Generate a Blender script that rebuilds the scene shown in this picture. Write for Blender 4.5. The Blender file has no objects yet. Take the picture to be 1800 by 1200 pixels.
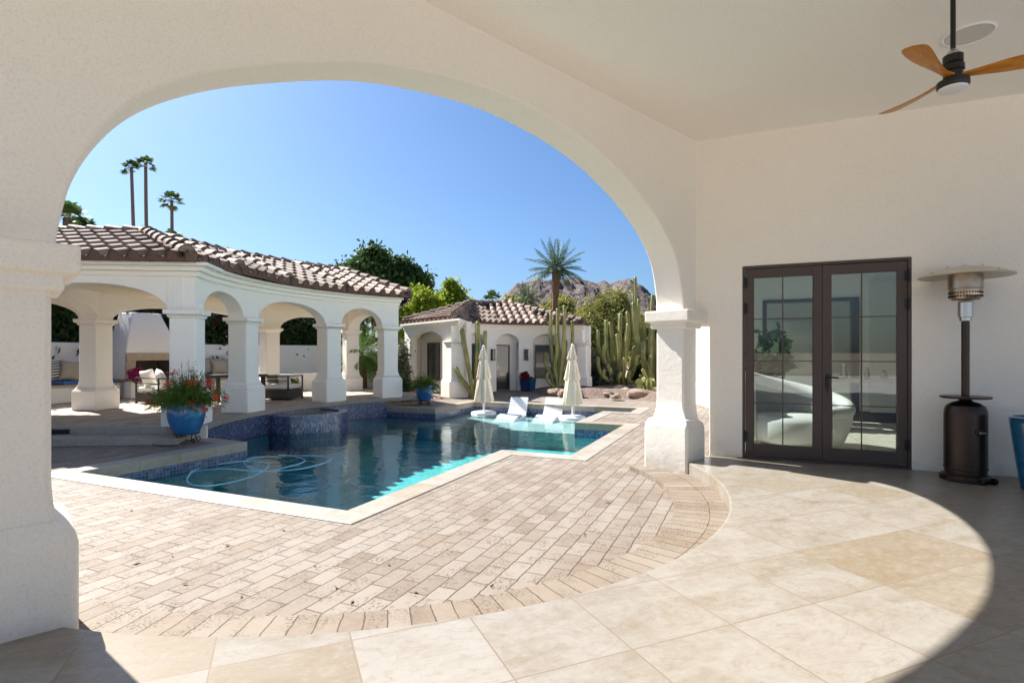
import bpy, bmesh, math, random
import numpy as np
from mathutils import Vector, Matrix
from mathutils.geometry import delaunay_2d_cdt

R = math.radians
pi = math.pi
S = bpy.context.scene
COL = S.collection
rnd = random.Random(7)

# ------------------------------------------------------------------ camera, world, sun, exposure
H = 1.35                     # eye height over the porch floor (z = 0)
FPX, CX, CY = 960.0, 900.0, 620.0
cam_d = bpy.data.cameras.new('camera')
cam_d.sensor_width = 36
cam_d.lens = 36 * FPX / 1800
cam_d.shift_y = 20 / 1800
cam_d.clip_start = 0.05
cam_d.clip_end = 5000
cam = bpy.data.objects.new('camera', cam_d)
cam.location = (0, 0, H)
cam.rotation_euler = (R(90), 0, 0)
COL.objects.link(cam)
S.camera = cam

SUN_AZ, SUN_EL = R(-52.5), R(45.2)           # azimuth clockwise from +Y
sdir = Vector((math.sin(SUN_AZ) * math.cos(SUN_EL), math.cos(SUN_AZ) * math.cos(SUN_EL), math.sin(SUN_EL)))
w = bpy.data.worlds.new('World')
S.world = w
w.use_nodes = True
wn = w.node_tree
bg = wn.nodes['Background']
sky = wn.nodes.new('ShaderNodeTexSky')
sky.sky_type = 'NISHITA'
sky.sun_disc = False
sky.sun_elevation = SUN_EL
sky.sun_rotation = SUN_AZ
sky.air_density = 1.0
sky.dust_density = 1.5
sky.ozone_density = 3.0
tint = wn.nodes.new('ShaderNodeMix'); tint.data_type = 'RGBA'; tint.blend_type = 'MULTIPLY'
tint.inputs[0].default_value = 1
tint.inputs[7].default_value = (.60, .79, 1.0, 1)
wn.links.new(sky.outputs[0], tint.inputs[6]); wn.links.new(tint.outputs[2], bg.inputs[0])
bg.inputs[1].default_value = 0.058
sl = bpy.data.lights.new('sun', 'SUN')
sl.energy = 5.0
sl.angle = R(0.5)
sl.color = (1.0, 0.945, 0.87)
so = bpy.data.objects.new('sun', sl)
so.rotation_euler = sdir.to_track_quat('Z', 'Y').to_euler()
so.location = (0, 0, 30)
COL.objects.link(so)
S.view_settings.view_transform = 'Standard'
S.view_settings.look = 'None'
S.view_settings.exposure = 1.42
S.view_settings.gamma = 1
S.render.engine = 'CYCLES'
cy = S.cycles
cy.max_bounces = 14
cy.diffuse_bounces = 8
cy.glossy_bounces = 5
cy.transmission_bounces = 8
cy.transparent_max_bounces = 24
cy.volume_bounces = 0
cy.use_denoising = True
cy.caustics_reflective = False
cy.caustics_refractive = True
cy.blur_glossy = 1.0
cy.sample_clamp_indirect = 6

# ------------------------------------------------------------------ plan geometry
def at(px, py, z=0.0):
    Y = (H - z) * FPX / (py - CY)
    return Vector(((px - CX) / FPX * Y, Y, z))
def atd(px, py, Y):
    return Vector(((px - CX) / FPX * Y, Y, H + (CY - py) / FPX * Y))
GZ = -0.20       # paved deck
WZ = -0.47       # pool water
TZ = 0.03        # terrace under the pavilion
K = Vector((2.44, 7.24)); DW = Vector((.736, .677)).normalized(); NW = Vector((.677, -.736)).normalized()
def wp(s, m): return K - s * DW + m * NW                    # porch arch wall: s along it, m toward the camera
TD = Vector((.917, -.399)).normalized(); ED = Vector((.399, .917)).normalized()
def dp(t, e): return K + t * TD + e * ED                    # door wall: t along it, e into the house
PHI = R(23.4)
PA = Vector((math.sin(PHI), math.cos(PHI))); PB = Vector((-math.cos(PHI), math.sin(PHI)))
CC = Vector((.2, 11.2))
def pv(th, r): return Vector((CC.x - r * math.cos(R(th)), CC.y + r * math.sin(R(th))))   # pavilion polar plan
GC = Vector((1.23, 19.02))
def gv(th, r): return Vector((GC.x - r * math.cos(R(th)), GC.y + r * math.sin(R(th))))   # guest house polar plan

# ------------------------------------------------------------------ node helpers
def N(nt, typ, **kw):
    n = nt.nodes.new(typ)
    for k, v in kw.items():
        if k == 'i':
            for a, b in v.items(): n.inputs[a].default_value = b
        else: setattr(n, k, v)
    return n
def L(nt, a, b): nt.links.new(a, b)
def newmat(name):
    m = bpy.data.materials.new(name); m.use_nodes = True
    nt = m.node_tree; b = nt.nodes['Principled BSDF']
    return m, nt, b
def mixc(nt, fac, a, b, mode='MIX'):
    n = nt.nodes.new('ShaderNodeMix'); n.data_type = 'RGBA'; n.blend_type = mode
    for sock, v in ((n.inputs[0], fac), (n.inputs[6], a), (n.inputs[7], b)):
        if hasattr(v, 'is_output'): L(nt, v, sock)
        elif isinstance(v, (int, float)): sock.default_value = v
        else: sock.default_value = (*v, 1) if len(v) == 3 else v
    return n.outputs[2]
def ramp(nt, fac, stops):
    r = nt.nodes.new('ShaderNodeValToRGB')
    while len(r.color_ramp.elements) < len(stops): r.color_ramp.elements.new(.5)
    for e, (p, c) in zip(r.color_ramp.elements, stops):
        e.position = p; e.color = (*c, 1) if not isinstance(c, (int, float)) else (c, c, c, 1)
    L(nt, fac, r.inputs[0]); return r.outputs[0]
def math_(nt, op, a, b=None, c=None):
    n = nt.nodes.new('ShaderNodeMath'); n.operation = op
    for i, v in enumerate((a, b, c)):
        if v is None: continue
        if hasattr(v, 'is_output'): L(nt, v, n.inputs[i])
        else: n.inputs[i].default_value = v
    return n.outputs[0]
def geo_pos(nt): return N(nt, 'ShaderNodeNewGeometry').outputs['Position']
def noise(nt, scale, detail=4, rough=.55, vec=None, dist=0):
    n = N(nt, 'ShaderNodeTexNoise', i={'Scale': scale, 'Detail': detail, 'Roughness': rough, 'Distortion': dist})
    L(nt, vec if vec is not None else geo_pos(nt), n.inputs['Vector']); return n
def bump(nt, b, h, strength=.3, dist=.01):
    n = N(nt, 'ShaderNodeBump', i={'Strength': strength, 'Distance': dist}); L(nt, h, n.inputs['Height']); L(nt, n.outputs[0], b.inputs['Normal']); return n
def mapped(nt, vec, scale=(1, 1, 1), rot=0, loc=(0, 0, 0)):
    n = N(nt, 'ShaderNodeMapping'); L(nt, vec, n.inputs[0])
    n.inputs['Scale'].default_value = scale; n.inputs['Rotation'].default_value = (0, 0, rot); n.inputs['Location'].default_value = loc
    return n.outputs[0]

def simple(name, col, rough=.6, metal=0., var=.08, vs=6., bs=0., bscale=80., spec=None, coat=0):
    m, nt, b = newmat(name)
    n = noise(nt, vs, 5)
    c = mixc(nt, n.outputs['Fac'], tuple(max(0, x * (1 - var * 1.6)) for x in col), tuple(min(1, x * (1 + var * 1.6)) for x in col))
    L(nt, c, b.inputs['Base Color']); b.inputs['Roughness'].default_value = rough; b.inputs['Metallic'].default_value = metal
    if spec is not None: b.inputs['Specular IOR Level'].default_value = spec
    if coat: b.inputs['Coat Weight'].default_value = coat
    if bs: bump(nt, b, noise(nt, bscale, 3).outputs['Fac'], bs, .004)
    return m
M = {}
def stucco(name, col, bs=.35, dirt=.06, base=False):
    m, nt, b = newmat(name)
    p = geo_pos(nt)
    big = noise(nt, .9, 5, .6, p); mid = noise(nt, 7, 4, .6, p)
    c = mixc(nt, big.outputs['Fac'], tuple(x * (1 - dirt) for x in col), tuple(min(.92, x * (1 + dirt * .6)) for x in col))
    c = mixc(nt, math_(nt, 'MULTIPLY', mid.outputs['Fac'], .3), c, tuple(x * .88 for x in col))
    gr = noise(nt, 75, 3, .7, p)
    c = mixc(nt, ramp(nt, gr.outputs['Fac'], [(.36, .5), (.5, 0)]), c, tuple(x * .80 for x in col))
    if base:
        sx = N(nt, 'ShaderNodeSeparateXYZ'); L(nt, p, sx.inputs[0])
        splash = math_(nt, 'ADD', sx.outputs[2], math_(nt, 'MULTIPLY', noise(nt, 4, 6, .7, p).outputs['Fac'], -.7))
        c = mixc(nt, ramp(nt, math_(nt, 'MULTIPLY_ADD', splash, 1., .5), [(.0, .5), (.3, 0)]), c, (.50, .43, .34))
        scuff = noise(nt, 2.6, 8, .75, p, .8)
        c = mixc(nt, ramp(nt, scuff.outputs['Fac'], [(.62, 0), (.74, .3)]), c, tuple(x * .74 for x in col))
    L(nt, c, b.inputs['Base Color']); b.inputs['Roughness'].default_value = .9; b.inputs['Specular IOR Level'].default_value = .2
    trowel = noise(nt, 3.2, 3, .5, mapped(nt, p, (1, 1, 1.7)), 1.5)
    bump_extra = math_(nt, 'MULTIPLY', trowel.outputs['Fac'], 2.2)
    fine = noise(nt, 110, 3, .6, p); coarse = noise(nt, 16, 3, .5, p)
    bump(nt, b, math_(nt, 'ADD', math_(nt, 'ADD', math_(nt, 'MULTIPLY', fine.outputs['Fac'], .6), coarse.outputs['Fac']), bump_extra), bs, .006)
    return m
M['porch_stucco'] = stucco('porch_stucco', (.885, .84, .76), .34, .06, True)
M['ceiling_stucco'] = stucco('ceiling_stucco', (.94, .895, .825), .25, .03)
M['white_stucco'] = stucco('white_stucco', (.90, .86, .79), .3, .04)
M['garden_stucco'] = stucco('garden_stucco', (.78, .76, .72), .3, .1)

def paver(name, uv=False, bw=.30, rh=.146, rot=-(pi / 2 - PHI), off=.5, tint=(1, 1, 1), mortar=.0055):
    m, nt, b = newmat(name)
    pos = geo_pos(nt)
    base = N(nt, 'ShaderNodeUVMap').outputs[0] if uv else mapped(nt, pos, rot=rot)
    wob = noise(nt, 9, 3, .6, pos)
    wv = N(nt, 'ShaderNodeVectorMath', operation='MULTIPLY_ADD'); L(nt, wob.outputs['Color'], wv.inputs[0]); wv.inputs[1].default_value = (.024, .024, 0); L(nt, base, wv.inputs[2])
    br = N(nt, 'ShaderNodeTexBrick', offset=off, i={'Scale': 1, 'Brick Width': bw, 'Row Height': rh, 'Mortar Size': mortar, 'Mortar Smooth': .35, 'Bias': 0,
            'Color1': (0, 0, 0, 1), 'Color2': (1, 1, 1, 1), 'Mortar': (.5, .5, .5, 1)})
    L(nt, wv.outputs[0], br.inputs['Vector'])
    rv = N(nt, 'ShaderNodeSeparateColor'); L(nt, br.outputs['Color'], rv.inputs[0])
    t = tint
    stone = ramp(nt, rv.outputs[0], [(0, (.34 * t[0], .27 * t[1], .21 * t[2])), (.25, (.46 * t[0], .39 * t[1], .325 * t[2])), (.6, (.56 * t[0], .505 * t[1], .45 * t[2])), (.85, (.48 * t[0], .42 * t[1], .36 * t[2])), (1, (.41 * t[0], .31 * t[1], .23 * t[2]))])
    patch = noise(nt, .7, 3, .5, pos)
    stone = mixc(nt, ramp(nt, patch.outputs['Fac'], [(.4, 0), (.7, .45)]), stone, (.43 * t[0], .335 * t[1], .255 * t[2]))
    mott = noise(nt, 24, 5, .65, pos)
    stone = mixc(nt, ramp(nt, mott.outputs['Fac'], [(.35, .0), (.7, .45)]), stone, (.56 * t[0], .51 * t[1], .45 * t[2]))
    pits = noise(nt, 42, 5, .72, mapped(nt, base, (1, 1.8, 1)))
    clus = noise(nt, 5, 2, .5, pos)
    pm = math_(nt, 'MULTIPLY', ramp(nt, pits.outputs['Fac'], [(.53, 0), (.60, 1)]), ramp(nt, clus.outputs['Fac'], [(.43, .06), (.6, 1)]))
    stone = mixc(nt, math_(nt, 'MULTIPLY', pm, .85), stone, (.10, .06, .038))
    jn = noise(nt, 3, 3, .6, pos)
    jc = mixc(nt, jn.outputs['Fac'], (.035, .021, .014), (.12, .08, .055))
    c = mixc(nt, br.outputs['Fac'], stone, jc)
    L(nt, c, b.inputs['Base Color']); b.inputs['Roughness'].default_value = .72; b.inputs['Specular IOR Level'].default_value = .3
    h = math_(nt, 'SUBTRACT', math_(nt, 'SUBTRACT', math_(nt, 'MULTIPLY', mott.outputs['Fac'], .25), br.outputs['Fac']), math_(nt, 'MULTIPLY', pm, .5))
    bump(nt, b, h, .55, .006)
    return m
M['paver'] = paver('travertine_paver', tint=(.44, .432, .42))
M['paver_ring'] = paver('ring_paver', uv=True, bw=.13, rh=.33, off=0., tint=(.44, .42, .39), mortar=.005)
M['terrace_paver'] = paver('terrace_paver', tint=(.85, .83, .80))  # lighter copy of the deck stone, lifting the terrace's shade in the colour
def travertine(name, uv=False, size=.61, rot=0, loc=(0, 0, 0), rough=.28, dark=1.0, bw=None, grout=.0035):
    m, nt, b = newmat(name)
    pos = geo_pos(nt)
    base = N(nt, 'ShaderNodeUVMap').outputs[0] if uv else mapped(nt, pos, rot=rot, loc=loc)
    br = N(nt, 'ShaderNodeTexBrick', offset=0., i={'Scale': 1, 'Brick Width': bw or size, 'Row Height': size, 'Mortar Size': grout, 'Mortar Smooth': .2, 'Bias': 0,
            'Color1': (0, 0, 0, 1), 'Color2': (1, 1, 1, 1), 'Mortar': (.5, .5, .5, 1)})
    L(nt, base, br.inputs['Vector'])
    rv = N(nt, 'ShaderNodeSeparateColor'); L(nt, br.outputs['Color'], rv.inputs[0])
    shift = N(nt, 'ShaderNodeCombineXYZ'); L(nt, math_(nt, 'MULTIPLY', rv.outputs[0], 37.), shift.inputs[0]); L(nt, math_(nt, 'MULTIPLY', rv.outputs[0], 13.), shift.inputs[1])
    va = N(nt, 'ShaderNodeVectorMath', operation='ADD'); L(nt, base, va.inputs[0]); L(nt, shift.outputs[0], va.inputs[1])
    cloud = noise(nt, 2.6, 10, .64, mapped(nt, va.outputs[0], (1, 1.5, 1)), .5)
    fine = noise(nt, 13, 10, .74, mapped(nt, va.outputs[0], (1, 1.35, 1)), .25)
    k = dark
    c = ramp(nt, cloud.outputs['Fac'], [(.28, (.43 * k, .355 * k, .265 * k)), (.42, (.52 * k, .46 * k, .375 * k)), (.55, (.58 * k, .535 * k, .465 * k)), (.72, (.64 * k, .605 * k, .55 * k))])
    c = mixc(nt, ramp(nt, rv.outputs[0], [(0, 0.), (.7, .0), (.84, .1), (.9, .6), (1, .25)]), c, (.45 * k, .335 * k, .19 * k))
    c = mixc(nt, ramp(nt, rv.outputs[0], [(.1, .5), (.35, 0)]), c, (.66 * k, .62 * k, .56 * k))
    c = mixc(nt, ramp(nt, fine.outputs['Fac'], [(.5, 0), (.7, .6)]), c, (.70 * k, .655 * k, .585 * k))
    c = mixc(nt, ramp(nt, fine.outputs['Fac'], [(.3, .6), (.46, 0)]), c, (.40 * k, .30 * k, .19 * k))
    vn = noise(nt, 1.7, 7, .6, mapped(nt, va.outputs[0], (1, 2.6, 1), .5), 1.6)
    vein = ramp(nt, math_(nt, 'ABSOLUTE', math_(nt, 'SUBTRACT', vn.outputs['Fac'], .5)), [(0, .26), (.022, 0)])
    c = mixc(nt, vein, c, (.36 * k, .26 * k, .15 * k))
    pit = noise(nt, 60, 3, .6, va.outputs[0]); pc2 = noise(nt, 2.4, 3, .5, va.outputs[0])
    c = mixc(nt, math_(nt, 'MULTIPLY', ramp(nt, pit.outputs['Fac'], [(.62, 0), (.68, .7)]), ramp(nt, pc2.outputs['Fac'], [(.48, 0), (.62, 1)])), c, (.25 * k, .17 * k, .10 * k))
    c = mixc(nt, br.outputs['Fac'], c, (.20, .155, .11))
    L(nt, c, b.inputs['Base Color'])
    L(nt, ramp(nt, fine.outputs['Fac'], [(.3, rough + .12), (.7, rough)]), b.inputs['Roughness'])
    b.inputs['Specular IOR Level'].default_value = .42
    bump(nt, b, math_(nt, 'SUBTRACT', math_(nt, 'MULTIPLY', fine.outputs['Fac'], .3), br.outputs['Fac']), .12, .003)
    return m
T1 = math.atan2(.392, .92)
M['porch_tile'] = travertine('porch_tile', size=.585, rot=-T1, loc=(.273, .266, 0), dark=.455, grout=.0042)
M['coping'] = travertine('coping_stone', uv=True, size=5, bw=.61, rough=.5, dark=.50, grout=.004)
M['mantel_stone'] = simple('mantel_stone', (.42, .32, .22), .7, 0, .2, 9, .3, 40)
M['room_tile'] = travertine('room_tile', size=.8, rot=R(23), rough=.3, dark=1.1)

def mosaic(name):
    m, nt, b = newmat(name)
    uv = N(nt, 'ShaderNodeUVMap').outputs[0]
    br = N(nt, 'ShaderNodeTexBrick', offset=0., i={'Scale': 1, 'Brick Width': .052, 'Row Height': .052, 'Mortar Size': .004, 'Mortar Smooth': .2, 'Bias': 0, 'Color1': (0, 0, 0, 1), 'Color2': (1, 1, 1, 1), 'Mortar': (.5, .5, .5, 1)})
    L(nt, uv, br.inputs['Vector'])
    rv = N(nt, 'ShaderNodeSeparateColor'); L(nt, br.outputs['Color'], rv.inputs[0])
    c = ramp(nt, rv.outputs[0], [(0, (.02, .03, .085)), (.35, (.035, .06, .16)), (.6, (.075, .07, .18)), (.8, (.05, .12, .22)), (1, (.15, .17, .27))])
    c = mixc(nt, br.outputs['Fac'], c, (.16, .17, .22))
    L(nt, c, b.inputs['Base Color']); b.inputs['Roughness'].default_value = .22
    bump(nt, b, math_(nt, 'SUBTRACT', 1., br.outputs['Fac']), .3, .003)
    return m
M['mosaic'] = mosaic('blue_mosaic')
def pool_plaster():
    m, nt, b = newmat('pool_plaster')
    p = geo_pos(nt)
    v = N(nt, 'ShaderNodeTexVoronoi', i={'Scale': 38.}); L(nt, p, v.inputs['Vector'])
    sp = N(nt, 'ShaderNodeSeparateColor'); L(nt, v.outputs['Color'], sp.inputs[0])
    c = ramp(nt, sp.outputs[0], [(0, (.20, .40, .43)), (.5, (.26, .48, .50)), (.82, (.36, .57, .59)), (1, (.6, .74, .75))])
    c = mixc(nt, noise(nt, .8, 4).outputs['Fac'], c, (.20, .41, .44))
    L(nt, c, b.inputs['Base Color']); b.inputs['Roughness'].default_value = .8
    return m
M['pool_plaster'] = pool_plaster()
def water(name, rip=.12, scale=2.2):
    m, nt, b = newmat(name)
    out = nt.nodes['Material Output']
    nt.nodes.remove(b)
    p = geo_pos(nt)
    n1 = noise(nt, scale, 2, .5, p, .6); n2 = noise(nt, scale * 5.5, 2, .5, p)
    h = math_(nt, 'ADD', n1.outputs['Fac'], math_(nt, 'MULTIPLY', n2.outputs['Fac'], .16))
    bp = N(nt, 'ShaderNodeBump', i={'Strength': rip, 'Distance': .1}); L(nt, h, bp.inputs['Height'])
    fr = N(nt, 'ShaderNodeFresnel', i={'IOR': 1.33}); L(nt, bp.outputs[0], fr.inputs['Normal'])
    tr = N(nt, 'ShaderNodeBsdfTransparent', i={'Color': (.97, 1, 1, 1)})
    gl = N(nt, 'ShaderNodeBsdfGlossy', i={'Roughness': .015, 'Color': (.80, .94, 1, 1)}); L(nt, bp.outputs[0], gl.inputs['Normal'])
    mx = N(nt, 'ShaderNodeMixShader'); L(nt, fr.outputs[0], mx.inputs[0]); L(nt, tr.outputs[0], mx.inputs[1]); L(nt, gl.outputs[0], mx.inputs[2])
    L(nt, mx.outputs[0], out.inputs['Surface'])
    va = N(nt, 'ShaderNodeVolumeAbsorption', i={'Color': (.26, .89, .89, 1), 'Density': .60})
    L(nt, va.outputs[0], out.inputs['Volume'])
    return m
M['water'] = water('pool_water')
def clear_glass(name, tint=(.60, .66, .64), refl=1.62):
    m, nt, b = newmat(name); out = nt.nodes['Material Output']; nt.nodes.remove(b)
    fr = N(nt, 'ShaderNodeFresnel', i={'IOR': refl})
    tr = N(nt, 'ShaderNodeBsdfTransparent', i={'Color': (*tint, 1)}); gl = N(nt, 'ShaderNodeBsdfGlossy', i={'Roughness': .01, 'Color': (.95, .97, 1, 1)})
    mx = N(nt, 'ShaderNodeMixShader'); L(nt, fr.outputs[0], mx.inputs[0]); L(nt, tr.outputs[0], mx.inputs[1]); L(nt, gl.outputs[0], mx.inputs[2]); L(nt, mx.outputs[0], out.inputs[0])
    return m
M['door_glass'] = clear_glass('door_glass')
M['dark_glass'] = simple('window_glass', (.035, .045, .045), .04, 0, .5, 1.3, spec=.8)
def roof_tile_mat():
    m, nt, b = newmat('clay_tile')
    uv = N(nt, 'ShaderNodeUVMap').outputs[0]
    fl = N(nt, 'ShaderNodeVectorMath', operation='FLOOR'); L(nt, uv, fl.inputs[0])
    wn_ = N(nt, 'ShaderNodeTexWhiteNoise', noise_dimensions='2D'); L(nt, fl.outputs[0], wn_.inputs['Vector'])
    c = ramp(nt, wn_.outputs['Value'], [(0, (.10, .058, .038)), (.25, (.17, .105, .07)), (.5, (.24, .165, .12)), (.75, (.33, .25, .20)), (.9, (.20, .13, .09)), (1, (.11, .062, .04))])
    p = geo_pos(nt)
    c = mixc(nt, ramp(nt, noise(nt, 6, 5, .65, p).outputs['Fac'], [(.4, 0), (.7, .5)]), c, (.27, .215, .18))
    L(nt, c, b.inputs['Base Color']); b.inputs['Roughness'].default_value = .68; b.inputs['Specular IOR Level'].default_value = .32
    bump(nt, b, noise(nt, 45, 4, .6, p).outputs['Fac'], .25, .006)
    return m
M['tile'] = roof_tile_mat()
M['eave'] = simple('eave_mortar', (.13, .07, .048), .85, 0, .2, 12, .4, 60)
M['bronze'] = simple('bronze_metal', (.075, .052, .042), .42, .25, .06, 5)
M['dark_metal'] = simple('black_metal', (.02, .019, .018), .4, .4, .1, 8)
M['heater_bronze'] = simple('hammered_bronze', (.055, .038, .029), .3, .75, .15, 60, .25, 140)
M['steel'] = simple('brushed_steel', (.55, .53, .5), .28, 1, .1, 20)
M['reflector'] = simple('aluminium_dish', (.62, .58, .50), .42, .85, .06, 12)
M['white_plastic'] = simple('white_resin', (.82, .83, .84), .35, 0, .02, 5)
M['canvas'] = simple('cream_canvas', (.80, .69, .54), .9, 0, .06, 7, .25, 160)
M['cushion_white'] = simple('white_cushion', (.80, .77, .72), .95, 0, .03, 9, .2, 120)
M['cushion_blue'] = simple('blue_cushion', (.045, .13, .30), .9, 0, .1, 9, .2, 120)
M['pillow_tan'] = simple('tan_pillow', (.36, .30, .23), .95, 0, .06, 9, .2, 120)
M['wicker'] = simple('dark_wicker', (.045, .038, .034), .7, 0, .35, 70, .5, 90)
M['blue_glaze'] = simple('blue_glaze', (.02, .115, .30), .16, 0, .35, 5, .12, 14, coat=.5)
M['teal_glaze'] = simple('teal_glaze', (.012, .105, .20), .12, 0, .6, 7, .1, 12, coat=.6)
M['navy_glaze'] = simple('navy_glaze', (.012, .025, .10), .15, 0, .3, 5, coat=.5)
M['terracotta'] = simple('terracotta', (.30, .14, .07), .8, 0, .15, 8, .2, 30)
M['soil'] = simple('potting_soil', (.05, .035, .025), .95, 0, .3, 20, .5, 40)
M['bark'] = simple('bark', (.13, .095, .07), .95, 0, .3, 7, .6, 18)
M['palm_bark'] = simple('palm_bark', (.16, .115, .085), .95, 0, .35, 6, .7, 14)
M['date_bark'] = simple('date_palm_bark', (.19, .10, .055), .95, 0, .4, 9, .9, 16)
M['soot'] = simple('firebox_soot', (.10, .085, .07), .95, 0, .4, 5)
M['hose'] = simple('pale_blue_hose', (.30, .58, .72), .4, 0, .03, 5)
M['diffuser'] = simple('opal_diffuser', (.78, .78, .80), .35, 0, .01, 5)
M['sofa'] = simple('white_boucle', (.74, .73, .72), .95, 0, .04, 30, .5, 90)
M['sofa_grey'] = simple('grey_velvet', (.33, .32, .32), .9, 0, .05, 12)
M['cabinet'] = simple('white_cabinet', (.70, .70, .68), .5, 0, .02, 3)
M['room_wall'] = simple('room_plaster', (.86, .85, .82), .9, 0, .03, 3)
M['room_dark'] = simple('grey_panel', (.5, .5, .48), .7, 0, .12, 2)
def stripes():
    m, nt, b = newmat('striped_fabric')
    tc = N(nt, 'ShaderNodeTexCoord').outputs['Object']
    wv = N(nt, 'ShaderNodeTexWave', bands_direction='Z', i={'Scale': 4.2, 'Distortion': .5, 'Detail': 1}); L(nt, tc, wv.inputs[0])
    L(nt, ramp(nt, wv.outputs['Fac'], [(.3, (.07, .075, .08)), (.5, (.35, .32, .27)), (.7, (.62, .58, .5))]), b.inputs['Base Color']); b.inputs['Roughness'].default_value = .95
    return m
M['stripe'] = stripes()
def wood():
    m, nt, b = newmat('honey_wood')
    tc = mapped(nt, N(nt, 'ShaderNodeTexCoord').outputs['Object'], (2, 18, 18))
    n = noise(nt, 2.2, 6, .6, tc, 1.2)
    L(nt, ramp(nt, n.outputs['Fac'], [(.25, (.30, .10, .012)), (.5, (.52, .20, .022)), (.75, (.66, .29, .05))]), b.inputs['Base Color']); b.inputs['Roughness'].default_value = .35
    return m
M['wood'] = wood()
def gravel(name, cols, s=22.):
    m, nt, b = newmat(name)
    p = geo_pos(nt)
    v = N(nt, 'ShaderNodeTexVoronoi', i={'Scale': s, 'Randomness': 1.}); L(nt, p, v.inputs['Vector'])
    sp = N(nt, 'ShaderNodeSeparateColor'); L(nt, v.outputs['Color'], sp.inputs[0])
    c = ramp(nt, sp.outputs[0], [(0, cols[0]), (.5, cols[1]), (1, cols[2])])
    c = mixc(nt, ramp(nt, noise(nt, .9, 4).outputs['Fac'], [(.35, 0), (.7, .6)]), c, cols[0])
    L(nt, c, b.inputs['Base Color']); b.inputs['Roughness'].default_value = .95
    bump(nt, b, math_(nt, 'SUBTRACT', 1., v.outputs['Distance']), .8, .03)
    return m
M['gravel'] = gravel('brown_gravel', [(.10, .068, .052), (.17, .12, .095), (.27, .20, .165)])
M['desert'] = gravel('desert_ground', [(.28, .225, .17), (.38, .31, .24), (.46, .385, .31)], 9.)
def rock():
    m, nt, b = newmat('desert_rock')
    p = geo_pos(nt)
    n = noise(nt, 3.5, 7, .65, p, .4)
    L(nt, ramp(nt, n.outputs['Fac'], [(.25, (.13, .085, .06)), (.5, (.27, .20, .15)), (.75, (.40, .33, .27))]), b.inputs['Base Color']); b.inputs['Roughness'].default_value = .9
    bump(nt, b, noise(nt, 14, 6, .7, p).outputs['Fac'], .8, .04)
    return m
M['rock'] = rock()
def mountain_mat():
    m, nt, b = newmat('mountain_rock')
    p = geo_pos(nt)
    n = noise(nt, .05, 9, .72, p, .6); n2 = noise(nt, .30, 6, .7, p)
    c = ramp(nt, n.outputs['Fac'], [(.36, (.085, .064, .066)), (.5, (.175, .138, .135)), (.62, (.265, .215, .205))])
    c = mixc(nt, ramp(nt, n2.outputs['Fac'], [(.52, 0), (.58, .85)]), c, (.06, .055, .04))  # dark spots stand for shrubs and for rock shadows painted into the colour
    L(nt, c, b.inputs['Base Color']); b.inputs['Roughness'].default_value = .95
    bump(nt, b, n.outputs['Fac'], 1., 14.)
    return m
M['mountain'] = mountain_mat()
def leaf(name, a, b_, trans=.3, rough=.62):
    m, nt, b = newmat(name)
    g = N(nt, 'ShaderNodeNewGeometry')
    c = ramp(nt, g.outputs['Random Per Island'], [(0, a), (1, b_)])
    c = mixc(nt, ramp(nt, noise(nt, .9, 3, .5, g.outputs['Position']).outputs['Fac'], [(.35, 0), (.7, .6)]), c, b_)
    L(nt, c, b.inputs['Base Color']); b.inputs['Roughness'].default_value = rough
    b.inputs['Specular IOR Level'].default_value = .22
    out = nt.nodes['Material Output']
    tl = N(nt, 'ShaderNodeBsdfTranslucent'); L(nt, c, tl.inputs['Color'])
    mx = N(nt, 'ShaderNodeMixShader', i={0: trans}); L(nt, b.outputs[0], mx.inputs[1]); L(nt, tl.outputs[0], mx.inputs[2]); L(nt, mx.outputs[0], out.inputs['Surface'])
    return m
M['leaf_dark'] = leaf('ficus_leaf', (.025, .06, .018), (.075, .14, .035))
M['leaf_lime'] = leaf('lime_leaf', (.12, .20, .015), (.30, .36, .03), .4)
M['leaf_hedge'] = leaf('hedge_leaf', (.02, .045, .015), (.06, .10, .03))
M['leaf_olive'] = leaf('mesquite_leaf', (.15, .165, .035), (.30, .29, .085), .4)
M['leaf_grey'] = leaf('sage_leaf', (.09, .11, .07), (.17, .19, .12))
M['palm_leaf'] = leaf('palm_leaf', (.035, .085, .02), (.09, .15, .04), .25)
M['date_leaf'] = leaf('date_palm_leaf', (.045, .085, .03), (.10, .15, .055), .2)
M['cycad_leaf'] = leaf('pygmy_palm_leaf', (.04, .10, .02), (.12, .2, .04), .3)
M['fire_leaf'] = leaf('coral_plant_leaf', (.04, .10, .012), (.13, .20, .03), .35)
M['flower_red'] = leaf('coral_flower', (.55, .06, .03), (.75, .14, .07), .35)
M['flower_pink'] = leaf('pink_flower', (.45, .18, .35), (.65, .35, .5), .35)
M['flower_white'] = leaf('white_flower', (.65, .62, .55), (.8, .78, .72), .35)
M['flower_magenta'] = leaf('magenta_bract', (.28, .015, .09), (.42, .03, .16), .35)
M['leaf_burgundy'] = leaf('burgundy_leaf', (.10, .012, .02), (.2, .03, .035), .3)
M['leaf_dry'] = leaf('dry_frond', (.13, .085, .045), (.22, .15, .08), .2, .95)
M['agave'] = leaf('agave_leaf', (.22, .24, .20), (.34, .35, .3), .1)
def cactus_mat():
    m, nt, b = newmat('cactus_skin')
    p = geo_pos(nt)
    c = mixc(nt, ramp(nt, noise(nt, 1.6, 4, .6, p).outputs['Fac'], [(.35, 0), (.65, 1)]), (.13, .155, .05), (.36, .325, .115))
    L(nt, c, b.inputs['Base Color']); b.inputs['Roughness'].default_value = .6
    return m
M['cactus'] = cactus_mat()
M['prickly'] = simple('prickly_pear_pad', (.22, .24, .07), .6, 0, .25, 8)

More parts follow.
